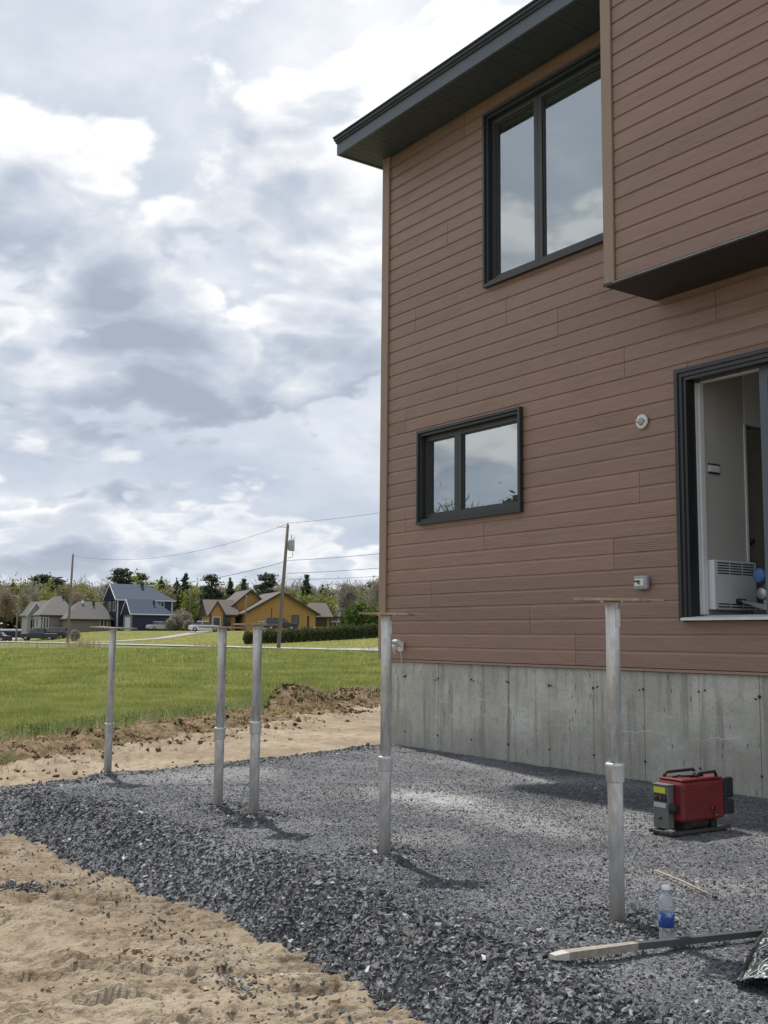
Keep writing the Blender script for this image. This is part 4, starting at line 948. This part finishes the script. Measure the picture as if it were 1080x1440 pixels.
def chimney(rf, x, y, z0, z1, w_=.5): MB().box(x-w_/2, x+w_/2, y-w_/2, y+w_/2, z0, z1, .03).build('chimney', M_brown, rf)

# navy two-storey house
h = far_house('navy_house', 'navy two-storey house with a blue-grey hipped roof, white trim and a lower garage', 183, 166, R(28))
wl, rf = hip_gable(h, .2, 9.7, 0, 8, 5.5, 8.0, 'gable', 3.6, M_navy, M_broof, M_wtrim)
chimney(rf, 5.2, 3.2, 7.4, 8.5)
far_window(wl, 6.4, 8.2, 3.6, 5.0, 0, 3)
far_window(wl, 1.2, 2.6, 3.5, 5.0, .2, 1, axis='x'); far_window(wl, 4.6, 6.0, 3.5, 5.0, .2, 2, axis='x'); far_window(wl, 5.2, 6.6, .9, 2.2, .2, 1, axis='x')
MB().box(9.55, 9.72, -.10, -.005, -.3, 5.3).box(.15, .32, -.10, -.005, -.3, 5.3).build('corner_trim', M_wtrim, wl)
MB().box(8.6, 8.9, -.16, -.005, 2.2, 2.6).build('wall_lamp', M_wtrim, wl)
wl, rf = hip_gable(h, 1.2, 7.6, -6.0, -.8, 3.1, 5.2, 'gable', 2.4, M_navy, M_broof, M_wtrim)
MB().box(1.08, 1.19, -6.0, -.8, -.5, 3.05).prism([(-5.9, 3.06), (-.9, 3.06), (-3.4, 4.95)], 1.08, 1.19, 'x').build('stone_facing', M_stone_f, wl)
MB().box(1.02, 1.07, -5.2, -2.2, 0, 2.3).build('garage_door', M_wtrim, wl); MB().box(7.45, 7.58, -6.1, -6.005, -.3, 2.9).build('downspout', M_wtrim, wl)
far_window(wl, -5.0, -3.0, 3.2, 4.0, 1.07, 2, axis='x'); chimney(rf, 5.2, -4.4, 4.4, 5.2, .3)
# ochre house
h = far_house('ochre_house', 'ochre yellow bungalow with several brown-grey gabled roofs behind a hedge', 160, 358, R(20), 1.9)
def gable_front(parent, x0, x1, y0, y1, he, hr, wall_m, roof_m, trim_m, ov=.5):
    xm = (x0+x1)/2; mb = MB().prism([(x0, -.6), (x1, -.6), (x1, he), (xm, hr), (x0, he)], y0, y1, 'y'); wl = mb.build('wall', wall_m, parent)
    sl = (hr-he)/(xm-x0); th = .20; mb = MB()
    mb.prism([(x0-ov, he-ov*sl+.01), (xm, hr+.01), (xm, hr+th+.01), (x0-ov, he-ov*sl+th+.01)], y0-ov, y1+ov, 'y')
    mb.prism([(xm+.001, hr+.01), (x1+ov, he-ov*sl+.01), (x1+ov, he-ov*sl+th+.01), (xm+.001, hr+th+.01)], y0-ov, y1+ov, 'y'); rf = mb.build('roof', roof_m, parent)
    mb = MB()
    mb.prism([(x0-ov, he-ov*sl-.12), (xm, hr-.12), (xm, hr+th), (x0-ov, he-ov*sl+th)], y0-ov-.08, y0-ov-.01, 'y').prism([(xm+.001, hr-.12), (x1+ov, he-ov*sl-.12), (x1+ov, he-ov*sl+th), (xm+.001, hr+th)], y0-ov-.08, y0-ov-.01, 'y').build('fascia', trim_m, rf)
    return wl, rf
wl, rf = gable_front(h, -1.0, 9.6, 0, 12, 2.9, 5.9, M_yellow, M_yroof, M_brown, .6)
far_window(wl, 6.0, 6.9, 1.1, 2.5, 0, 1, M_brown); far_window(wl, 1.0, 1.9, .6, 1.5, 0, 2); far_window(wl, 4.0, 4.5, .6, 1.5, 0, 1)
MB().box(2.75, 2.83, -.07, -.005, .8, 3.6).box(2.60, 2.98, -.14, -.005, 1.3, 1.8).build('meter_conduit', M_brown, wl)
MB().box(8.7, 9.6, -.9, -.1, -.2, .8, .04).build('heat_pump', M_wtrim, wl); MB().box(8.3, 8.6, -.05, -.005, .2, 2.5).build('slit_window', M_brown, wl)
wl, rf = gable_front(h, -3.2, 4.6, 5.0, 15, 3.0, 6.3, M_yellow, M_yroof, M_brown, .5); far_window(wl, -1.9, -1.1, .3, 2.1, 5.0, 1, M_brown)
wl, rf = hip_gable(h, -5.9, -2.0, 3.0, 9, 2.7, 4.7, 'gable', 'gable', M_yellow, M_yroof, M_brown)
far_window(wl, -3.9, -2.8, .3, 2.2, 3.0, 2, M_brown)
wl, rf = gable_front(h, -6.1, -4.0, 1.6, 2.95, 2.7, 4.4, M_yellow, M_yroof, M_brown, .3); far_window(wl, -5.6, -4.6, .5, 2.1, 1.6, 1, M_wtrim)
MB().box(-6.15, -5.95, 1.3, 1.55, -.4, 2.6).box(-4.1, -3.9, 1.3, 1.55, -.4, 2.6).build('porch_post', M_brown, wl)
wl, rf = hip_gable(h, 9.8, 13.0, 4, 11, 2.6, 4.6, 1.0, 'gable', M_yellow, M_yroof, M_brown); MB().box(10.2, 12.6, 3.9, 3.995, 1.0, 2.4).build('carport_opening', M_brown, wl)
MB().box(12.9, 13.1, 3.4, 3.6, -.4, 2.5).build('porch_post', M_brown, wl)
# small grey house on the right
h = far_house('grey_roofed_house', 'small grey house with white windows half hidden right of the ochre house', 205, 460, R(-4), 2.1)
wl, rf = hip_gable(h, .4, 4.6, 0, 6, 2.3, 4.2, 'gable', 'gable', M_gwall, M_groof, M_wtrim, .4); far_window(wl, .7, 2.0, .8, 2.0, 0, 2); far_window(wl, 2.6, 4.0, .8, 2.0, 0, 2)
wl, rf = hip_gable(h, 1.2, 4.8, 1.0, 9, 3.4, 5.6, 'gable', 1.5, M_gwall, M_groof, M_wtrim, .4)
# grey bungalows on the left
h = far_house('stone_bungalow', 'grey stone bungalow with a pale gabled front at the far left', 190, 41, R(30), 1.9)
wl, rf = hip_gable(h, 1.0, 8.2, 1, 9, 2.9, 5.4, 2.5, 2.0, M_gwall, M_groof, M_brown, .4)
wl, rf = gable_front(h, -.1, 2.6, -1.4, 3, 2.9, 4.9, M_lwall, M_groof, M_wtrim, .3); far_window(wl, .4, 1.2, .4, 2.0, -1.4, 1); far_window(wl, 1.5, 2.0, .4, 2.0, -1.4, 1)
h = far_house('brick_bungalow', 'long grey-brown brick bungalow with grey hipped roofs beside the navy house', 184, 60, R(29), 1.9)
wl, rf = hip_gable(h, 0, 5.4, -1, 8, 2.8, 5.9, 3.0, 1.2, M_gwall, M_groof, M_brown, .4); chimney(rf, 4.4, 3, 5.3, 6.3, .35)
MB().box(-.06, -.005, -1, 8, 0, 2.6).build('stone_front', M_lwall, wl); far_window(wl, .4, 1.2, .5, 2.2, -1, 2); far_window(wl, 1.0, 2.2, .6, 2.1, -.06, 1, axis='x'); far_window(wl, 4.0, 5.4, .6, 2.1, -.06, 1, axis='x')
wl, rf = hip_gable(h, 3.4, 10.8, -5, 2, 2.2, 4.9, 2.6, 1.0, M_gwall, M_groof, M_brown, .4); chimney(rf, 8.4, -2.2, 4.3, 5.2, .35)
MB().lathe([(.18, 4.6), (.22, 4.8), (.22, 5.1), (.0, 5.2)], 12, (6.6, -2, 0)).build('roof_vent', M_wtrim, rf); far_window(wl, 9.0, 10.1, .9, 1.9, -5, 2)

# ================================================================== cars and a trailer
M_tyre = mat('tyre_rubber', (.015, .015, .016), .8); M_rim = mat('wheel_rim', (.35, .36, .37), .4, metal=.7); M_cgl = mat('car_window_glass', (.02, .025, .03), .08, var=.02, spec=.9)
M_lampr = mat('red_tail_lamp', (.25, .01, .01), .3); M_lampw = mat('clear_head_lamp', (.6, .62, .64), .15)
def car(name, label, u_, px, yaw, paint, kind='sedan', dz=.0):
    v_ = (px-540)/F_PX*u_; zz = float(z_field(np.array(u_), np.array(v_)))+.10+dz
    t = thing(name, label, 'car', P(u_, v_, zz), math.atan2(RH[1], RH[0])+yaw, 'cars parked by the far houses')
    M_p = mat('car_paint_'+kind, paint, .3, var=.03, spec=.6)
    if kind == 'sedan':
        low = [(-2.25, .32), (-2.28, .62), (-2.15, .86), (-1.3, .95), (1.0, .93), (2.05, .80), (2.27, .60), (2.25, .32), (1.9, .22), (-1.9, .22)]; cab = [(-1.75, .93), (-1.05, 1.38), (-.5, 1.45), (.35, 1.43), (1.15, .92)]
    elif kind == 'suv':
        low = [(-2.3, .38), (-2.32, .95), (-2.2, 1.08), (1.1, 1.06), (2.2, .95), (2.32, .7), (2.3, .38), (1.9, .28), (-1.9, .28)]; cab = [(-2.15, 1.06), (-1.95, 1.66), (-1.6, 1.72), (.3, 1.70), (1.15, 1.05)]
    else:
        low = [(-2.7, .45), (-2.72, 1.05), (1.3, 1.08), (2.5, 1.0), (2.7, .75), (2.68, .42), (2.2, .32), (-2.2, .32)]; cab = [(-.9, 1.06), (-.75, 1.72), (-.4, 1.80), (.6, 1.78), (1.45, 1.06)]
    bd = MB().prism(low, -.88, .88, 'y').build('body', M_p, t); bv = bd.modifiers.new('soft', 'BEVEL'); bv.width = .06; bv.segments = 2
    cx_ = sum(p_[0] for p_ in cab)/len(cab); top = max(p_[1] for p_ in cab)
    mb = MB(); n = len(cab); vs = [(p_[0], s_*(.80 if p_[1] < top-.2 else .66), p_[1]) for s_ in (-1, 1) for p_ in cab]
    mb.add(vs, [tuple(range(n)), tuple(reversed(range(n, 2*n)))]+[(k, n+k, n+(k+1) % n, (k+1) % n) for k in range(n)]); cb = mb.build('cabin_glass', M_cgl, t)
    tops = [p_ for p_ in cab if p_[1] > top-.2]
    MB().box(min(p_[0] for p_ in tops)-.05, max(p_[0] for p_ in tops)+.08, -.68, .68, top-.06, top+.02, .03).build('roof', M_p, t)
    for s_ in (-1, 1):
        MB().prism([(cx_-.04, top-.5), (cx_+.04, top-.5), (cx_+.04, top-.03), (cx_-.04, top-.03)], s_*.755-.03, s_*.755+.03, 'y').build('pillar', M_p, t)
        MB().box(low[-3][0]-.10, low[-3][0]+.045, s_*.62-.17, s_*.62+.17, .56, .70, .03).build('headlight', M_lampw, t); MB().box(low[0][0]-.05, low[0][0]+.1, s_*.66-.15, s_*.66+.15, .66, .84, .03).build('tail_light', M_lampr, t)
        for xw in (-1.35, 1.38) if kind != 'pickup' else (-1.7, 1.75):
            wh = MB().lathe([(.22, s_*.68), (.33, s_*.70), (.34, s_*.80), (.31, s_*.90), (.2, s_*.905)], 18, (xw, 0, .33), 'y').build('wheel', M_tyre, t)
            MB().lathe([(.05, s_*.906), (.2, s_*.9065), (.19, s_*.918), (.06, s_*.925)], 14, (xw, 0, .33), 'y').build('rim', M_rim, wh)
    return t
car('parked_car', 'white car parked on the drive left of the ochre house', 152, 291, R(8), (.62, .64, .66))
car('parked_car', 'dark pickup truck parked before the grey bungalows', 160, 60, R(184), (.02, .022, .035), 'pickup', -.1)
car('parked_car', 'dark maroon car parked right of the pickup before the grey bungalows', 163, 79, R(184), (.05, .03, .035), 'suv', -.1)
car('parked_car', 'dark car parked behind the hedge in front of the ochre house', 148, 398, R(4), (.02, .022, .026), 'suv')
car('parked_car', 'small pale car nosing out beside the right corner of the navy house', 178, 229, R(30), (.45, .47, .5), 'sedan')
car('parked_car', 'dark car cut by the left edge of the picture', 157, -3, R(180), (.03, .02, .02), 'sedan', -.1)
vv = (17-540)/F_PX*160; t = thing('box_trailer', 'dark low trailer with a white top by the road at far left', 'trailer', P(160, vv, float(z_field(np.array(160.), np.array(vv)))+.05), math.atan2(RH[1], RH[0]))
MB().box(-1.6, 1.6, -.9, .9, .5, 1.45, .04).build('box', M_navy, t); MB().box(-1.65, 1.65, -.95, .95, 1.4505, 1.75, .06).build('lid', M_wtrim, t); MB().box(1.6, 2.6, -.05, .05, .5, .58).build('drawbar', M_skid, t)
for s_ in (-1, 1): MB().lathe([(.2, s_*.92), (.33, s_*.93), (.33, s_*1.08), (.2, s_*1.09)], 16, (-.1, 0, .33), 'y').build('wheel', M_tyre, t)

# ================================================================== utility poles and wires
M_pole = mat('weathered_pole_wood', (.17, .145, .12), .9, var=.2, scale=3, stretch=(6, 6, .5)); M_cable = mat('black_cable', (.03, .03, .032), .6); M_can = mat('grey_transformer_paint', (.34, .35, .36), .45)
def fieldz(u_, v_): return float(z_field(np.array(float(u_)), np.array(float(v_))))
def pole(label, u_, px, h_, lean_v=0.0, rad=.16, arms=False, can=False, z=None):
    v_ = (px-540)/F_PX*u_; z_ = fieldz(u_, v_) if z is None else z; t = thing('utility_pole', label, 'pole', P(u_, v_, z_), math.atan2(RH[1], RH[0]), 'utility poles along the road')
    MB().tube([(0, 0, -.5), (lean_v*.5, 0, h_*.5), (lean_v, 0, h_)], [rad, rad*.88, rad*.72], 12).build('shaft', M_pole, t)
    if can:
        lx = lean_v*.78; MB().lathe([(.24, h_*.79), (.27, h_*.795), (.27, h_*.87), (.22, h_*.88), (.0, h_*.885)], 16, (lx+.48, 0, 0)).build('transformer', M_can, t)
        MB().box(lx+.12, lx+.25, -.06, .06, h_*.80, h_*.86).tube([(lx+.48, 0, h_*.885), (lx+.46, 0, h_*.92)], .04, 6).tube([(lx+.66, -.1, h_*.86), (lx+.72, -.1, h_*.90)], .04, 6).build('transformer_bracket', M_can, t)
        MB().tube([(lx+.6, -.1, h_*.79), (lx+.62, -.1, h_*.74), (lx+.2, -.1, h_*.73)], .025, 6).tube([(lean_v-.05, 0, h_*.98), (lean_v-.9, 0, h_*.985)], .02, 5).build('drop_lead', M_cable, t)
    MB().lathe([(.05, h_), (.06, h_+.08), (.05, h_+.2), (.0, h_+.22)], 8, (lean_v, 0, 0)).build('insulator', M_can, t)
    if arms: MB().box(lean_v-.9, lean_v+.9, -.07, -.19, h_*.93, h_*.95).build('crossarm', M_pole, t)
    return Vector(P(u_, v_+lean_v, z_+h_))
pA = pole('leaning wooden utility pole with a grey transformer at the road, nearest the house', 92, 394, 10.55, .62, .17, can=True)
pB = pole('bare tall wooden utility pole standing left of the navy house', 128, 100, 10.5, .2, .16)
pC = pole('short thin pole standing in front of the ochre house', 118, 347, 5.0, .1, .10)
pD = pole('far pole with cross arm above the trees right of the ochre house', 215, 522, 8.0, 0, .14, True)
pE = pole('far pole with a lamp beside the ochre house, left of it', 190, 269, 7.6, 0, .13)
pF = pole('low pole with cross arm in front of the grey bungalows at far left', 150, 28, 4.6, 0, .13, True)
def wire(label, a, b, sag, rad=.022):
    rad *= .62
    pts = [(a+(b-a)*t_-Vector((0, 0, sag*4*t_*(1-t_))))[:] for t_ in np.linspace(0, 1, 22)]
    o = MB().tube(pts, rad, 5).build('power_line', M_cable); tag(o, label, 'cable', 'power lines between the poles')
right_top = Vector(P(66, 12, 11.2)); dn = Vector((0, 0, 1))
wire('top wire running right from the transformer pole behind the house', pA+dn*.15, right_top, .35)
wire('middle wire running right from below the transformer', pA-dn*3.05, right_top-dn*3.0, .35, .03)
wire('lower wire running right from the transformer pole', pA-dn*4.15, right_top-dn*4.2, .3, .03); wire('lowest wire running right, just above the tree tops', pA-dn*4.65, right_top-dn*4.5, .5, .025)
wire('top wire running left from the transformer pole to the bare pole', pA+dn*.1, pB-dn*.1, 1.5); wire('thick lower wire running left from the transformer pole', pA-dn*3.1, pB-dn*3.6, 1.1, .035)
wire('service wire from the transformer pole down to the ochre house', pA-dn*4.4, Vector(P(160, -17.5, 7.6)), .6, .025); wire('thin wire from the transformer pole to the short pole', pA-dn*4.2, pC, .5, .02)
wire('faint wire crossing above the trees to the far cross-arm pole', pD-dn*.5, Vector(P(190, 16, 9.4)), .6, .03); wire('faint wire from the lamp pole over the grey bungalows', pE-dn*.2, Vector(P(205, -52, 9.5)), 1.2, .03)

# ================================================================== trees, hedge, bushes
M_bark = mat('grey_brown_bark', (.10, .082, .066), .95, var=.25, scale=4)
def leafmat(name, cols): return blade_material(name, cols)
M_twig = leafmat('bare_twigs', [(.19, .17, .135), (.25, .225, .178), (.31, .28, .225)])
M_bud = leafmat('reddish_buds', [(.205, .168, .122), (.26, .21, .152), (.31, .26, .187)])
M_young = leafmat('young_lime_leaves', [(.13, .16, .035), (.20, .23, .045), (.27, .28, .07)])
M_olive = leafmat('olive_budding_leaves', [(.15, .15, .075), (.205, .20, .095), (.255, .24, .12)])
M_pine = leafmat('dark_pine_needles', [(.042, .062, .042), (.07, .094, .06), (.11, .135, .08)])
M_hedge = leafmat('hedge_leaves', [(.05, .07, .03), (.085, .11, .045), (.14, .155, .065)])
M_shrub = leafmat('bright_shrub_leaves', [(.05, .085, .02), (.09, .14, .03), (.13, .18, .05)])
def quads(c, size, rng, up=0.0, asp=1.6):
    N = len(c); d = rng.normal(size=(N, 3)); d[:, 2] += up*2; d /= np.linalg.norm(d, axis=1)[:, None]
    e = rng.normal(size=(N, 3)); e -= (e*d).sum(1)[:, None]*d; e /= np.linalg.norm(e, axis=1)[:, None]
    a = d*(size*asp/2)[:, None]; b = e*(size/2)[:, None]
    V = np.stack([c-a, c+b*.9, c+a, c-b], 1).reshape(-1, 3); return V, np.arange(4*N).reshape(-1, 4)
def limb_mb(h_, rng, n, spread, r0_):
    mb = MB(); mb.tube([(0, 0, -.3), (rng.normal(0, .08), rng.normal(0, .08), h_*.45), (rng.normal(0, .2), rng.normal(0, .2), h_*.92)], [r0_, r0_*.7, r0_*.15], 6)
    tips = []
    for k in range(n):
        a = rng.random()*6.28; z_ = h_*(.22+.6*rng.random()); L = spread*(.5+.6*rng.random())*(1.15-z_/h_*.7); p1_ = (math.cos(a)*L*.5, math.sin(a)*L*.5, z_+L*.45); p2_ = (math.cos(a+.2)*L, math.sin(a+.2)*L, z_+L*1.05)
        mb.tube([(0, 0, z_), p1_, p2_], [r0_*.4, r0_*.26, r0_*.08], 5); tips += [p1_, p2_]
    return mb, tips
def tree_proto(kind, seed, height, fine=1):
    rng = np.random.default_rng(seed)
    t = thing('tree', 'x', 'tree')
    if kind in ('bare', 'bud', 'young', 'olive'):
        mb, tips = limb_mb(height, rng, 13, height*.26, height*.014); mb.build('trunk', M_bark, t); tips = np.array(tips)
        n = {'bare': 1300, 'bud': 1400, 'young': 1300, 'olive': 1400}[kind]*fine; q_ = 1/fine**.5
        c = tips[rng.integers(0, len(tips), n)]+rng.normal(0, 1, (n, 3))*np.array([height*.055, height*.055, height*.085])
        q = n//3; c[:q, 2] = rng.uniform(.35, 1.0, q)*height; ra = (height*.20)*np.sqrt(np.clip(1-(np.abs(c[:q, 2]/height-.6)/.45)**2, .02, 1))*np.sqrt(rng.random(q)); an = rng.random(q)*6.28; c[:q, 0] = ra*np.cos(an); c[:q, 1] = ra*np.sin(an)
        if kind in ('bare', 'bud'): V, Fq = quads(c, height*.0125*q_*(.6+.8*rng.random(n)), rng, .75, 9.0)
        else: V, Fq = quads(c, height*.030*q_*(.5+rng.random(n)), rng, 0, 1.5)
        np_mesh('crown', V, Fq, {'bare': M_twig, 'bud': M_bud, 'young': M_young, 'olive': M_olive}[kind], t)
    elif kind == 'pine':
        mb = MB().tube([(0, 0, -.3), (.1, 0, height*.5), (0, .1, height*.97)], [height*.018, height*.013, height*.004], 7); cs = []
        for k in range(46):
            z_ = height*(.22+.76*rng.random()**.9); a = rng.random()*6.28; L = height*.30*(1.08-(z_/height))**.85*(.55+.6*rng.random()); e_ = np.array([math.cos(a)*L, math.sin(a)*L, z_+L*.12])
            mb.tube([(0, 0, z_-.2), tuple(e_)], [height*.006, height*.002], 4)
            for f_ in (.55, .8, 1.0): cs.append(np.array([0, 0, z_])*(1-f_)+e_*f_+rng.normal(0, 1, (15*fine, 3))*np.array([height*.042, height*.042, height*.02]))
        mb.build('trunk', M_bark, t); c = np.concatenate(cs); V, Fq = quads(c, height*.025/fine**.5*(.5+rng.random(len(c))), rng, .15, 2.4); np_mesh('crown', V, Fq, M_pine, t)
    else:  # spruce
        mb = MB().tube([(0, 0, -.3), (0, 0, height*.99)], [height*.016, height*.002], 7).build('trunk', M_bark, t); n = 1500*fine
        z_ = height*(1-.93*np.sqrt(rng.random(n))); lay = .75+.35*np.sin(z_/height*60+rng.normal(0, .5, n)); ra = (height-z_)*.235*lay*np.sqrt(.25+.75*rng.random(n)); a = rng.random(n)*6.28
        c = np.stack([ra*np.cos(a), ra*np.sin(a), z_-ra*.25], 1); V, Fq = quads(c, height*.032/fine**.5*(.5+rng.random(n)), rng, -.1, 1.9); np_mesh('crown', V, Fq, M_pine, t)
    return t
LAB = {'bare': 'bare grey-brown tree in the wood behind the far houses', 'bud': 'bare tree with reddish buds in the wood behind the far houses', 'young': 'tree with fresh lime green leaves in the wood behind the far houses',
       'olive': 'olive green budding tree in the wood behind the far houses', 'pine': 'dark green pine rising above the wood behind the far houses', 'spruce': 'dark pointed spruce in the wood behind the far houses'}
protos = {k: [tree_proto(k, 100+i*13+j, 10.0) for j in range(2 if k in ('young', 'olive', 'pine', 'spruce') else 3)] for i, k in enumerate(('bare', 'bud', 'young', 'olive', 'pine', 'spruce'))}
used = set()
def place(kind, u_, v_, hgt, z_, label=None, group='trees of the wood behind the far houses', wid=1.0):
    pr = protos[kind][random.randrange(len(protos[kind]))]
    o = pr if pr.name not in used else copy_tree(pr); used.add(pr.name)
    o.location = P(u_, v_, z_); k = hgt/10; o.scale = (k*wid, k*wid, k); o.rotation_euler = (0, 0, random.random()*6.28)
    tag(o, label or LAB[kind], 'tree', group); return o
rr_ = random.Random(5)
# named dark evergreens that break the skyline: (px, top_y, depth, kind)
for px, ty, u_, kind, lab in ((172, 797, 236, 'pine', 'tall dark pine rising just left above the navy house roof'), (60, 806, 245, 'pine', 'loose dark pine standing above the bungalows at the far left'), (197, 807, 240, 'pine', 'dark pine right of the tallest pine over the navy house'),
        (228, 810, 238, 'spruce', 'broad dark spruce over the right end of the navy roof'), (262, 804, 232, 'spruce', 'dark spruce in the gap right of the navy house'), (250, 812, 236, 'spruce', 'narrow spruce beside the gap right of the navy house'), (299, 808, 230, 'pine', 'round dark pine left above the ochre house'),
        (325, 812, 236, 'spruce', 'thin spruce over the left roof of the ochre house'), (344, 812, 236, 'spruce', 'short spruce over the ridge of the ochre house'), (376, 804, 226, 'pine', 'dark pine directly left of the transformer pole'), (432, 806, 222, 'spruce', 'dark full spruce right of the transformer pole'),
        (525, 819, 226, 'pine', 'dark pine tight against the house corner'), (82, 812, 250, 'pine', 'small dark pine over the stone bungalow'), (20, 815, 250, 'spruce', 'spruce at the far left end of the wood'), (455, 822, 240, 'spruce', 'small spruce in the bare wood right of the pines'), (511, 826, 235, 'spruce', 'low spruce left of the house corner')):
    v_ = (px-540)/F_PX*u_; z_ = fieldz(u_, v_); hz = 897.5-(540-px)*.0092
    place(kind, u_, v_, (hz-ty)/F_PX*u_+CAM[2]-z_, z_, lab, wid=1.2 if kind == 'pine' else 1.5)
for row in range(9):
    u_ = 205+row*13
    n = int(u_*.54/3.9)
    for i in range(n):
        v_ = -.42*u_+(i+rr_.random())/n*(.54*u_); uu = u_+rr_.uniform(-6, 6); px = 540+v_/uu*F_PX
        if u_ < 225 and (120 < px < 265 or 265 < px < 480): continue
        big = perlin(np.array(px*.011+row*.2), np.array(row*.31)); kinds = ['bare']*5+['bud']*4+['olive']*4+['young']*2+['spruce']*1
        if px < 130: kinds = ['bud']*4+['olive']*6+['bare']*3+['young']*2
        if big > .22: kinds += ['young']*5+['olive']*3
        if 440 < px: kinds = ['bare']*8+['bud']*2+['olive']*1
        if row > 5: kinds = ['bare']*4+['bud']*4+['olive']*2
        hgt = rr_.uniform(8.2, 11.8)*(1.0 if row > 2 else .85)+(.9 if row > 5 else 0)
        place(rr_.choice(kinds), uu, v_, hgt, fieldz(uu, v_), wid=rr_.uniform(1.0, 1.35))
for px, ty, u_, kind, lab in ((435, 838, 205, 'young', 'lime green young tree behind the right end of the ochre house'), (462, 840, 204, 'young', 'lime green young tree left of the small grey house'), (210, 818, 228, 'young', 'lime green tree behind the navy roof'), (119, 822, 232, 'young', 'lime green tree between the bungalows and the navy house'),
        (255, 858, 188, 'bare', 'bare brown bush-like tree at the right side of the navy house'), (247, 862, 184, 'bare', 'low bare brown tree beside the navy house wall')):
    v_ = (px-540)/F_PX*u_; z_ = fieldz(u_, v_); hz = 897.5-(540-px)*.0092; place(kind, u_, v_, (hz-ty)/F_PX*u_+CAM[2]-z_, z_, lab, wid=1.5)
# trees across the field to the left, the ones mirrored in the small window
for kk in ('bare', 'olive', 'pine', 'spruce', 'young'): protos[kk+'_fine'] = [tree_proto(kk, 900+len(protos), 10.0, 3)]
for k in range(44):
    ang = R(-52-1.0*k+rr_.uniform(-.6, .6)); d_ = rr_.uniform(95, 135); kind = rr_.choice(['bare', 'olive', 'bare', 'pine', 'spruce', 'olive'])
    place(kind+'_fine', d_*math.cos(ang), d_*math.sin(ang), (rr_.uniform(14.5, 18.3) if kind in ('pine', 'spruce') else rr_.uniform(12.5, 16.3))*(d_+11)/126, fieldz(d_*math.cos(ang), d_*math.sin(ang)), {'bare': 'bare', 'olive': 'olive budding', 'pine': 'dark pine', 'spruce': 'dark spruce', 'young': 'lime green'}[kind]+' tree across the field, mirrored in the window glass', 'trees across the field mirrored in the windows', wid=1.2)
# hedge row and bushes
def shrub_proto(name, m_, n, seed, lab, group, cat='shrub'):
    rng = np.random.default_rng(seed); t = thing(name, lab, cat, group=group); mb = MB()
    for k in range(7): a = rng.random()*6.28; mb.tube([(0, 0, -.1), (math.cos(a)*.22, math.sin(a)*.22, .45), (math.cos(a)*.4, math.sin(a)*.4, .85)], [.035, .025, .01], 4)
    mb.build('stems', M_bark, t); c = rng.normal(size=(n, 3)); c /= np.linalg.norm(c, axis=1)[:, None]; c *= (.35+.65*rng.random(n)**.5)[:, None]*(1+.25*rng.random(n))[:, None]
    c = c*np.array([.58, .5, .52])+np.array([0, 0, .55]); c[:, 2] = np.abs(c[:, 2]); V, Fq = quads(c, .10*(.5+rng.random(n)), rng, .2, 1.6); np_mesh('foliage', V, Fq, m_, t); return t
hp = shrub_proto('hedge_shrub', M_hedge, 1100, 3, 'clipped dark green shrub in the hedge row before the ochre house', 'shrubs of the hedge before the ochre house'); N_H = 20; hedge0 = hp
for k in range(N_H):
    f_ = k/(N_H-1); u_ = 115-3*f_; px = 352+(536-352)*f_; v_ = (px-540)/F_PX*u_; o = hp if k == 0 else copy_tree(hp); o.location = P(u_, v_, fieldz(u_, v_)-.05); o.scale = (.85, .9, rr_.uniform(1.25, 1.5)); o.rotation_euler = (0, 0, rr_.random()*6.28)
    if k == N_H-1: o['label'] = 'dark green hedge shrub at the right end of the hedge, by the house corner'
hedge0['label'] = 'dark green hedge shrub at the left end of the hedge, by the short pole'
hp = shrub_proto('bush', M_shrub, 1300, 8, 'bright green leafy bush behind the hedge by the house corner', 'bright green bushes behind the hedge')
for k, (px, u_, sc) in enumerate(((507, 126, 2.3), (522, 130, 2.0), (494, 128, 1.7))):
    v_ = (px-540)/F_PX*u_; o = hp if k == 0 else copy_tree(hp); o.location = P(u_, v_, fieldz(u_, v_)); o.scale = (sc*1.25, sc*1.2, sc*1.35)
    o['label'] = ['largest bright green bush behind the hedge', 'bright green bush nearest the house corner', 'smallest bright green bush, left of the larger ones'][k]
hp = shrub_proto('brush_bush', M_twig, 900, 12, 'bare brown bush between the navy house and the ochre house', 'bare bushes between the far houses')
for k, (px, u_, sc) in enumerate(((250, 170, 2.0), (262, 176, 2.4), (243, 168, 1.5), (110, 150, 1.2), (268, 165, 1.3))):
    v_ = (px-540)/F_PX*u_; o = hp if k == 0 else copy_tree(hp); o.location = P(u_, v_, fieldz(u_, v_)); o.scale = (sc*1.2, sc, sc*1.2)
    o['label'] = ['bare brown bush touching the navy house wall', 'largest bare brown bush in the gap between the navy and ochre houses', 'small bare bush in front of the navy house corner', 'low bare bush beside the bare pole at the road', 'bare bush close left of the white car'][k]
for lst in protos.values():
    for o in lst:
        if o.name not in used:
            for c in list(o.children): bpy.data.objects.remove(c)
            bpy.data.objects.remove(o)
